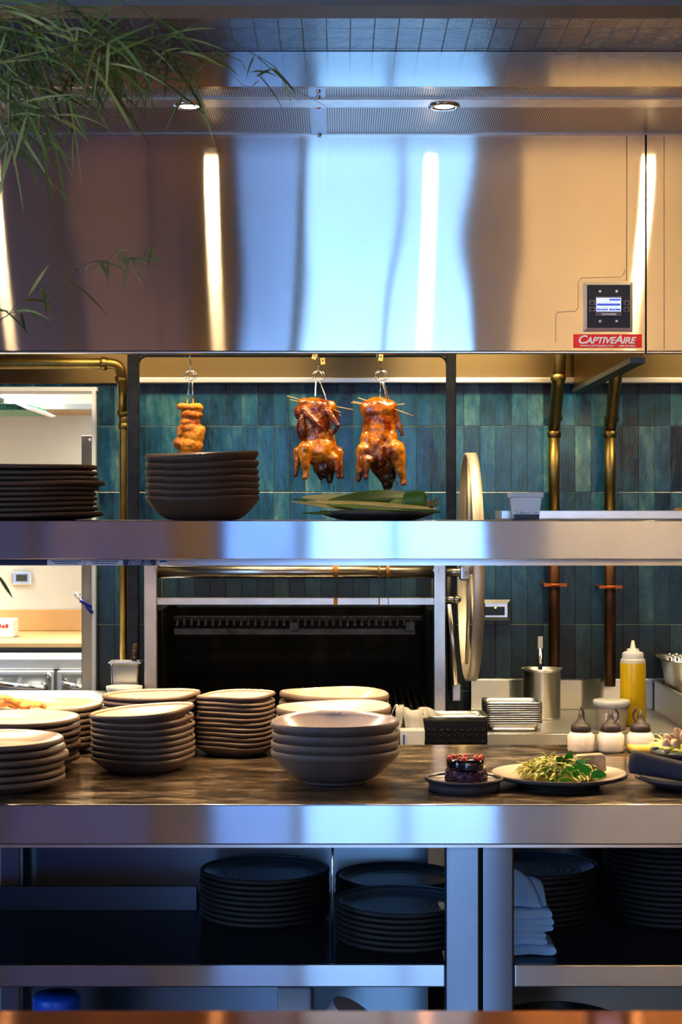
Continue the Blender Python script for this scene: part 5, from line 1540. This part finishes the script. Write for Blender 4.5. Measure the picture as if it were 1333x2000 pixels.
nt_ = MB()
for i in range(7):
    a_ = -PI / 2 + (i - 3) * .36; nt_.ball((c[0] + 33 * kq * math.cos(a_), c[1] + 33 * kq * math.sin(a_), c[2] + .0440), (.003, .0025, .0018), 8, 5)
nt_.build('nut_crumbs', M['nut'], ds_)

Ys = 3.45
spl = dish('salad_plate', M['clay_cream'], .1345, .018, foot=.60, t=.006, power=1.25, wob=.004, zw=.0006, seed=72, footh=.004)
sx_ = X(1092, Ys)
o = bpy.data.objects.new('salad_plate', spl); COL.objects.link(o); o.location = (sx_, Ys, WZ + e)
tag(o, 'wide cream-glazed plate with dark underside under the green salad', 'plate')
M['cabbage'] = simple('cabbage', (.66, .58, .13), .4, 0, .35, 40, .2, 80)
M['lime_leaf'] = simple('lime_leaf', (.42, .50, .06), .4, 0, .3, 30)
M['mint'] = simple('mint_leaf', (.06, .26, .025), .4, 0, .3, 30, .3, 90)
M['dressing'] = simple('dressing', (.40, .33, .05), .3, 0, .4, 40)
sl = thing('leafy_salad', 'green leaf salad with yellow shreds piled on the cream plate', 'salad', (sx_, Ys, WZ + .012))
rnd = random.Random(9)
zs = WZ + .0150
plate_z = lambda x, y: WZ + .0145 + .30 * max(0, math.hypot(x - sx_, y - Ys) - .078)
mound = lambda x, y: (.036 if x < .02 else .036 - .16 * (x - .02)) * max(0, 1 - (x / .098) ** 2 - (y / .07) ** 2)
bed = MB()
bed.lathe([(0, .022), (.03, .020), (.055, .012), (.068, .003), (.070, 0)], 30, (sx_, Ys, zs), fn=lambda r, z, a: (r * (1 + .1 * math.sin(4 * a + 1)), z))
bed.build('dressed_bed', M['dressing'], sl)
sh = MB(); sh2 = MB()
for i in range(950):
    a_ = rnd.uniform(0, 2 * PI); rr = math.sqrt(rnd.random())
    x, y = .080 * rr * math.cos(a_), .064 * rr * math.sin(a_)
    p = Vector((sx_ + x, Ys + y, zs + .001 + mound(x, y) * rnd.uniform(.5, 1.1)))
    d_ = Vector((rnd.uniform(-1, 1), rnd.uniform(-1, 1), rnd.uniform(-.1, .45)))
    (sh if i % 3 else sh2).leaf(p, d_, (rnd.uniform(-.4, .4), rnd.uniform(-.6, .2), 1), rnd.uniform(.010, .026), rnd.uniform(.0025, .0065), droop=rnd.uniform(.1, .7), seg=5, fold=rnd.uniform(.2, .9), tipy=.5)
for mb_ in (sh, sh2):
    mb_.v = [(a_, b_, max(c_, plate_z(a_, b_))) for a_, b_, c_ in mb_.v]
sh.build('cabbage_shreds', M['cabbage'], sl, fix=False); sh2.build('lime_shreds', M['lime_leaf'], sl, fix=False)
def big_leaf(px, py, px2, py2, d_, w, up=(0, -.8, .6)):
    a_ = Vector((X(px, Ys), Ys + d_, Z(py, Ys))); b_ = Vector((X(px2, Ys), Ys + d_ - .012, Z(py2, Ys)))
    mb = MB(); mb.leaf(a_, b_ - a_, up, (b_ - a_).length, w, droop=.05, seg=8, fold=.28, tipy=.75); mb.v = [(x_, y_, max(z_, plate_z(x_, y_) + .001)) for x_, y_, z_ in mb.v]
    mb.build('mint_leaf', M['mint'], sl, fix=False)
for args in ((1150, 1497, 1086, 1505, -.045, .030), (1118, 1512, 1060, 1518, -.060, .020), (1150, 1500, 1178, 1520, -.055, .028), (1104, 1500, 1114, 1462, .0, .022, (.3, -1, 0)),
             (1100, 1490, 1084, 1476, -.01, .018, (.3, -1, .2)), (1122, 1496, 1140, 1480, -.02, .02), (1080, 1497, 1046, 1508, -.03, .016), (1170, 1515, 1140, 1522, -.065, .018), (1110, 1515, 1070, 1524, -.072, .020)):
    big_leaf(*args)
M['toast'] = simple('toast', (.60, .40, .24), .75, 0, .35, 40, .5, 110)
mb = MB().prism([(X(1128, Ys), Z(1484, Ys)), (X(1130, Ys), Z(1478, Ys)), (X(1180, Ys), Z(1475, Ys)), (X(1186, Ys), Z(1480, Ys)), (X(1188, Ys), Z(1508, Ys)), (X(1158, Ys), Z(1512, Ys))], 'y', Ys + .012, Ys + .040)
tag(mb.build('toast_wedge', M['toast'], bevel=.003), 'wedge of brown toast standing behind the salad leaves', 'toast')

# napkin roll and second plate with a bowl at the right edge
Yr = 3.42
pr_ = dish('side_plate', M['clay_slate'], .125, .018, foot=.60, t=.006, power=1.25, wob=.004, zw=.0006, seed=73)
px_c = X(1366, Yr)
o = bpy.data.objects.new('side_plate', pr_); COL.objects.link(o); o.location = (px_c, Yr, WZ + e)
tag(o, 'slate plate under the dark bowl at the right end of the worktop', 'plate')
bwl = dish('dark_bowl', M['clay_black'], .088, .040, foot=.55, t=.006, power=1.1, wob=.004, zw=.0006, seed=74)
bxc, byc, bzc = X(1358, 3.475), 3.475, WZ + .0195
o = bpy.data.objects.new('dark_bowl', bwl); COL.objects.link(o); o.location = (bxc, byc, bzc)
tag(o, 'dark bowl of meat and greens at the right end of the worktop', 'bowl')
M['meat_tan'] = simple('meat_tan', (.60, .38, .22), .5, 0, .35, 30, .5, 90)
ms = thing('meat_pieces', 'tan fried pieces piled in the dark bowl', 'food', (bxc, byc, bzc + .03))
rnd = random.Random(12)
for i, (dx, dy, dz) in enumerate(((-.060, -.02, .056), (-.044, -.03, .062), (-.050, .01, .064), (-.025, -.02, .072), (-.03, .02, .072), (-.008, -.04, .060), (.0, -.005, .078), (.012, -.03, .066), (.03, 0, .07), (.02, .03, .068), (-.01, .035, .066))):
    R3 = Euler((rnd.uniform(0, 3), rnd.uniform(0, 3), rnd.uniform(0, 3))).to_matrix()
    mb = MB(); mb.ball((bxc + dx, byc + dy, bzc + dz), (.016, .010, .009), 12, 8, 0, R3)
    for i_, v in enumerate(mb.v):
        vv = Vector(v); mb.v[i_] = tuple(vv + (vv - Vector((bxc + dx, byc + dy, bzc + dz))) * .5 * noise.noise(vv * 90))
    mb.build('fried_piece', M['meat_tan'], ms)
gb = MB().lathe([(0, .049), (.05, .049), (.072, .0475)], 24, (bxc, byc, bzc))
for i in range(26):
    a_ = rnd.uniform(PI * .75, PI * 1.75); p = Vector((bxc + .058 * math.cos(a_), byc + .058 * math.sin(a_), bzc + .053))
    gb.leaf(p, (math.cos(a_ + rnd.uniform(-1.2, 1.2)), math.sin(a_ + rnd.uniform(-1, 1)), .15), (0, -.4, 1), rnd.uniform(.03, .045), .010, .08, seg=5)
gr_ = gb.build('green_leaves', M['lime_leaf'], ms, fix=False)

def roll(u, v):
    t = v * 3.2 * PI
    r = .006 + .0052 * t / PI
    ax_ = Vector((.86, -.42, -.10)).normalized(); s1 = Vector((0, 0, 1)); s1 = (s1 - ax_ * s1.dot(ax_)).normalized(); s2 = ax_.cross(s1)
    L = .155 * u
    fl_ = 1 + .25 * u
    return Vector((X(1235, 3.395), 3.395, WZ + .056)) + ax_ * L + (s1 * math.cos(t) * (1.15 - .35 * u) + s2 * math.sin(t) * fl_) * r - Vector((0, 0, .004 * u))
tag(MB().grid(roll, 14, 60).build('rolled_napkin', M['navy_cloth'], solid=.0028), 'rolled dark navy napkin resting on the slate plate beside the salad', 'napkin')

# ================================================================== HANGING BAMBOO
M['bamboo_leaf'] = simple('bamboo_leaf', (.17, .185, .035), .75, 0, .5, 7)
M['bamboo_leaf2'] = simple('bamboo_leaf_pale', (.42, .36, .10), .75, 0, .4, 9)
M['bamboo_stem'] = simple('bamboo_stem', (.16, .15, .05), .5, 0, .3, 9)
bp = thing('hanging_bamboo', 'fine-leaved bamboo foliage hanging in at the top left corner', 'plant', (X(-60, 2.9), 2.9, 2.9))
rnd = random.Random(21)
stems, lv, lv2 = MB(), MB(), MB()
def branch(p0, p1, sag, nleaf, L=(.05, .12), Wd=(.0026, .0058), r=.0016, spread=1.0):
    A, B_ = Vector(p0), Vector(p1)
    pts = [A.lerp(B_, i / 8) - Vector((0, 0, sag * math.sin(PI * i / 8 * .5) ** 2)) + Vector((rnd.uniform(-.006, .006), rnd.uniform(-.01, .01), rnd.uniform(-.006, .006))) for i in range(9)]
    stems.tube(pts, [r * (1 - .09 * i) for i in range(9)], 6)
    for i in range(nleaf):
        t = rnd.uniform(.12, 1.0) * 8; k_ = min(7, int(t)); p = pts[k_].lerp(pts[k_ + 1], t - k_)
        dirv = (pts[k_ + 1] - pts[k_]).normalized()
        d_ = dirv * rnd.uniform(.1, .9) + Vector((rnd.uniform(-1, 1), rnd.uniform(-.6, .6), rnd.uniform(-1.0, .45))) * spread
        (lv if rnd.random() < .72 else lv2).leaf(p, d_, (rnd.uniform(-.5, .5), -1, rnd.uniform(-.3, .8)), rnd.uniform(*L), rnd.uniform(*Wd), rnd.uniform(.05, .5), seg=5, fold=.2)
def bpx(px, py, Y): return (X(px, Y), Y, Z(py, Y))
for i in range(15):
    Y = rnd.uniform(2.6, 3.2)
    branch(bpx(-70 + rnd.uniform(-30, 60), rnd.uniform(-40, 170), Y), bpx(rnd.uniform(60, 260), rnd.uniform(10, 200), Y + rnd.uniform(-.15, .15)), rnd.uniform(.0, .05), 15)
for i in range(7):
    Y = rnd.uniform(2.6, 3.1)
    branch(bpx(rnd.uniform(-60, 10), rnd.uniform(60, 150), Y), bpx(rnd.uniform(0, 110), rnd.uniform(200, 280), Y), .03, 9)
for (a, b_, n_) in (((180, 90), (330, 40), 16), ((230, 90), (400, 120), 10), ((120, 120), (290, 60), 16), ((160, 60), (260, 110), 14), ((100, 140), (240, 150), 14), ((-20, 180), (120, 210), 14), ((150, 70), (420, 95), 14), ((200, 95), (300, 130), 10), ((250, 60), (380, 110), 8), ((90, -10), (220, 30), 12), ((200, -20), (330, 20), 7)):
    branch(bpx(*a, 2.85), bpx(*b_, 2.85), .02, n_)
for (a, b_, n_) in (((420, 95), (520, 130), 3), ((500, 110), (590, 170), 3), ((330, 60), (500, 150), 4), ((60, 210), (160, 235), 3), ((430, 60), (640, 190), 2)):
    branch(bpx(*a, 2.9), bpx(*b_, 2.9), .02, n_, r=.0009, L=(.03, .07))
branch(bpx(-30, 640, 2.9), bpx(150, 535, 2.9), -.01, 7, L=(.04, .09), r=.0011)
branch(bpx(150, 520, 2.95), bpx(240, 515, 2.95), -.02, 9, L=(.03, .07), r=.0009)  # these two sprigs draw the foliage's reflection in the hood as real twigs
branch(bpx(240, 515, 2.95), bpx(315, 500, 2.95), -.025, 6, L=(.03, .07), r=.0007)
branch(bpx(-25, 615, 2.9), bpx(45, 590, 2.9), .01, 3, r=.0009); branch(bpx(20, 375, 2.9), bpx(60, 310, 2.9), 0, 1, r=.0008)
branch(bpx(-14, 1110, 2.9), bpx(-2, 1125, 2.9), 0, 0, r=.0012)
lv.leaf(bpx(-4, 1122, 2.9), Vector(bpx(26, 1170, 2.9)) - Vector(bpx(-4, 1122, 2.9)), (0, -1, .2), .048, .006, 0.0)
stems.tube([bpx(-14, 1110, 2.9), bpx(-60, 900, 2.9), bpx(-50, 650, 2.9), bpx(-60, 300, 2.9), bpx(-70, 100, 2.9)], .0014, 6)
stems.tube([bpx(-30, 640, 2.9), bpx(-55, 400, 2.9)], .0012, 6)
for i in range(4):
    stems.tube([bpx(-70 + i * 12, 120, 2.8 + i * .1), bpx(-90, -120, 2.9), (X(-90, 2.9), 2.9, CEIL)], .003, 6)
stems.build('stems', M['bamboo_stem'], bp); lv.build('green_leaves', M['bamboo_leaf'], bp, fix=False); lv2.build('pale_leaves', M['bamboo_leaf2'], bp, fix=False)

# ================================================================== LIGHT
def light(name, typ, loc, energy, col, rot=(0, 0, 0), **kw):
    l = bpy.data.lights.new(name, typ); l.energy = energy; l.color = col
    for k_, v in kw.items(): setattr(l, k_, v)
    o = bpy.data.objects.new(name, l); COL.objects.link(o); o.location = loc; o.rotation_euler = rot
    return o


for i, x in enumerate(DLX):
    light('downlight_lamp', 'SPOT', (x, dlY, HT - .012), LP_DOWN, (1.0, .74, .42), spot_size=math.radians(168), spot_blend=.12, shadow_soft_size=.018)
light('hood_lamp', 'AREA', (-.55, 4.85, 2.40), LP_HOOD, (1.0, .78, .45), (math.radians(12), 0, 0), shape='RECTANGLE', size=.9, size_y=.18)
light('hood_lamp', 'AREA', (.45, 4.85, 2.40), LP_HOOD, (1.0, .78, .45), (math.radians(12), 0, 0), shape='RECTANGLE', size=.5, size_y=.18)
light('hood_lamp', 'AREA', (1.6, 4.85, 2.40), LP_HOOD, (1.0, .78, .45), (math.radians(12), 0, 0), shape='RECTANGLE', size=.9, size_y=.18)
light('heat_lamp', 'AREA', (0, HLY + .07, Z(1106, HLY)), LP_HEAT, (1.0, .72, .43), (0, 0, 0), shape='RECTANGLE', size=3.2, size_y=.06)
light('back_kitchen_lamp', 'AREA', (-2.0, 6.9, CEIL - .05), LP_BACK, (1.0, .94, .82), (0, 0, 0), shape='RECTANGLE', size=2.4, size_y=1.2)
light('rear_wall_fill', 'AREA', (1.7, -1.2, CEIL - .1), LP_DINE * 2.4, (1.0, .74, .40), (math.radians(-35), 0, 0), shape='DISK', size=.6)  # unseen lamps added to warm the rear wall mirrored in the steel
light('rear_wall_fill', 'AREA', (-2.2, -.6, CEIL - .1), LP_DINE * .5, (1.0, .68, .36), (math.radians(-35), 0, 0), shape='DISK', size=.6)
# daylight through the shopfront
pw = light('window_portal', 'AREA', ((WX0 + WX1) / 2, RY - .12, (WZ0 + WZ1) / 2), 1, (1, 1, 1), (math.radians(90), 0, 0), shape='RECTANGLE', size=WX1 - WX0, size_y=WZ1 - WZ0)
pw.data.cycles.is_portal = True
pw2 = light('side_fill_portal', 'AREA', (LX - .06, (SWY0 + SWY1) / 2, (SWZ0 + SWZ1) / 2), 1, (1, 1, 1), (math.radians(90), 0, math.radians(-90)), shape='RECTANGLE', size=SWY1 - SWY0, size_y=SWZ1 - SWZ0)  # sky through the unseen side opening added as fill
pw2.data.cycles.is_portal = True
w = bpy.data.worlds.new('sky'); SC.world = w; w.use_nodes = True
nt = w.node_tree; bg = nt.nodes['Background']
tc = nt.nodes.new('ShaderNodeTexCoord'); sp = nt.nodes.new('ShaderNodeSeparateXYZ'); rp = nt.nodes.new('ShaderNodeValToRGB')
nt.links.new(tc.outputs['Generated'], sp.inputs[0]); nt.links.new(sp.outputs[2], rp.inputs[0]); nt.links.new(rp.outputs[0], bg.inputs[0])
rp.color_ramp.elements[0].position = .0; rp.color_ramp.elements[0].color = (.24, .52, 1.0, 1)
rp.color_ramp.elements[1].position = .25; rp.color_ramp.elements[1].color = (.45, .66, 1.0, 1)
bg.inputs[1].default_value = SKY

# ================================================================== CAMERA
cam = bpy.data.cameras.new('camera'); co = bpy.data.objects.new('camera', cam); COL.objects.link(co)
co.location = (0, 0, EYE); co.rotation_euler = (PI / 2, 0, 0)
cam.sensor_fit = 'VERTICAL'; cam.sensor_height = 36; cam.lens = F / 2000 * 36
cam.clip_start = .05
cam.dof.use_dof = True; cam.dof.focus_distance = 4.2; cam.dof.aperture_fstop = 13
SC.camera = co
SC.view_settings.view_transform = 'Standard'
SC.view_settings.look = 'Medium High Contrast'
SC.view_settings.exposure = EXPO
SC.cycles.use_denoising = True
SC.cycles.max_bounces = 8; SC.cycles.diffuse_bounces = 3; SC.cycles.glossy_bounces = 5; SC.cycles.transmission_bounces = 4
SC.cycles.sample_clamp_indirect = 6
SC.cycles.caustics_reflective = False; SC.cycles.caustics_refractive = False
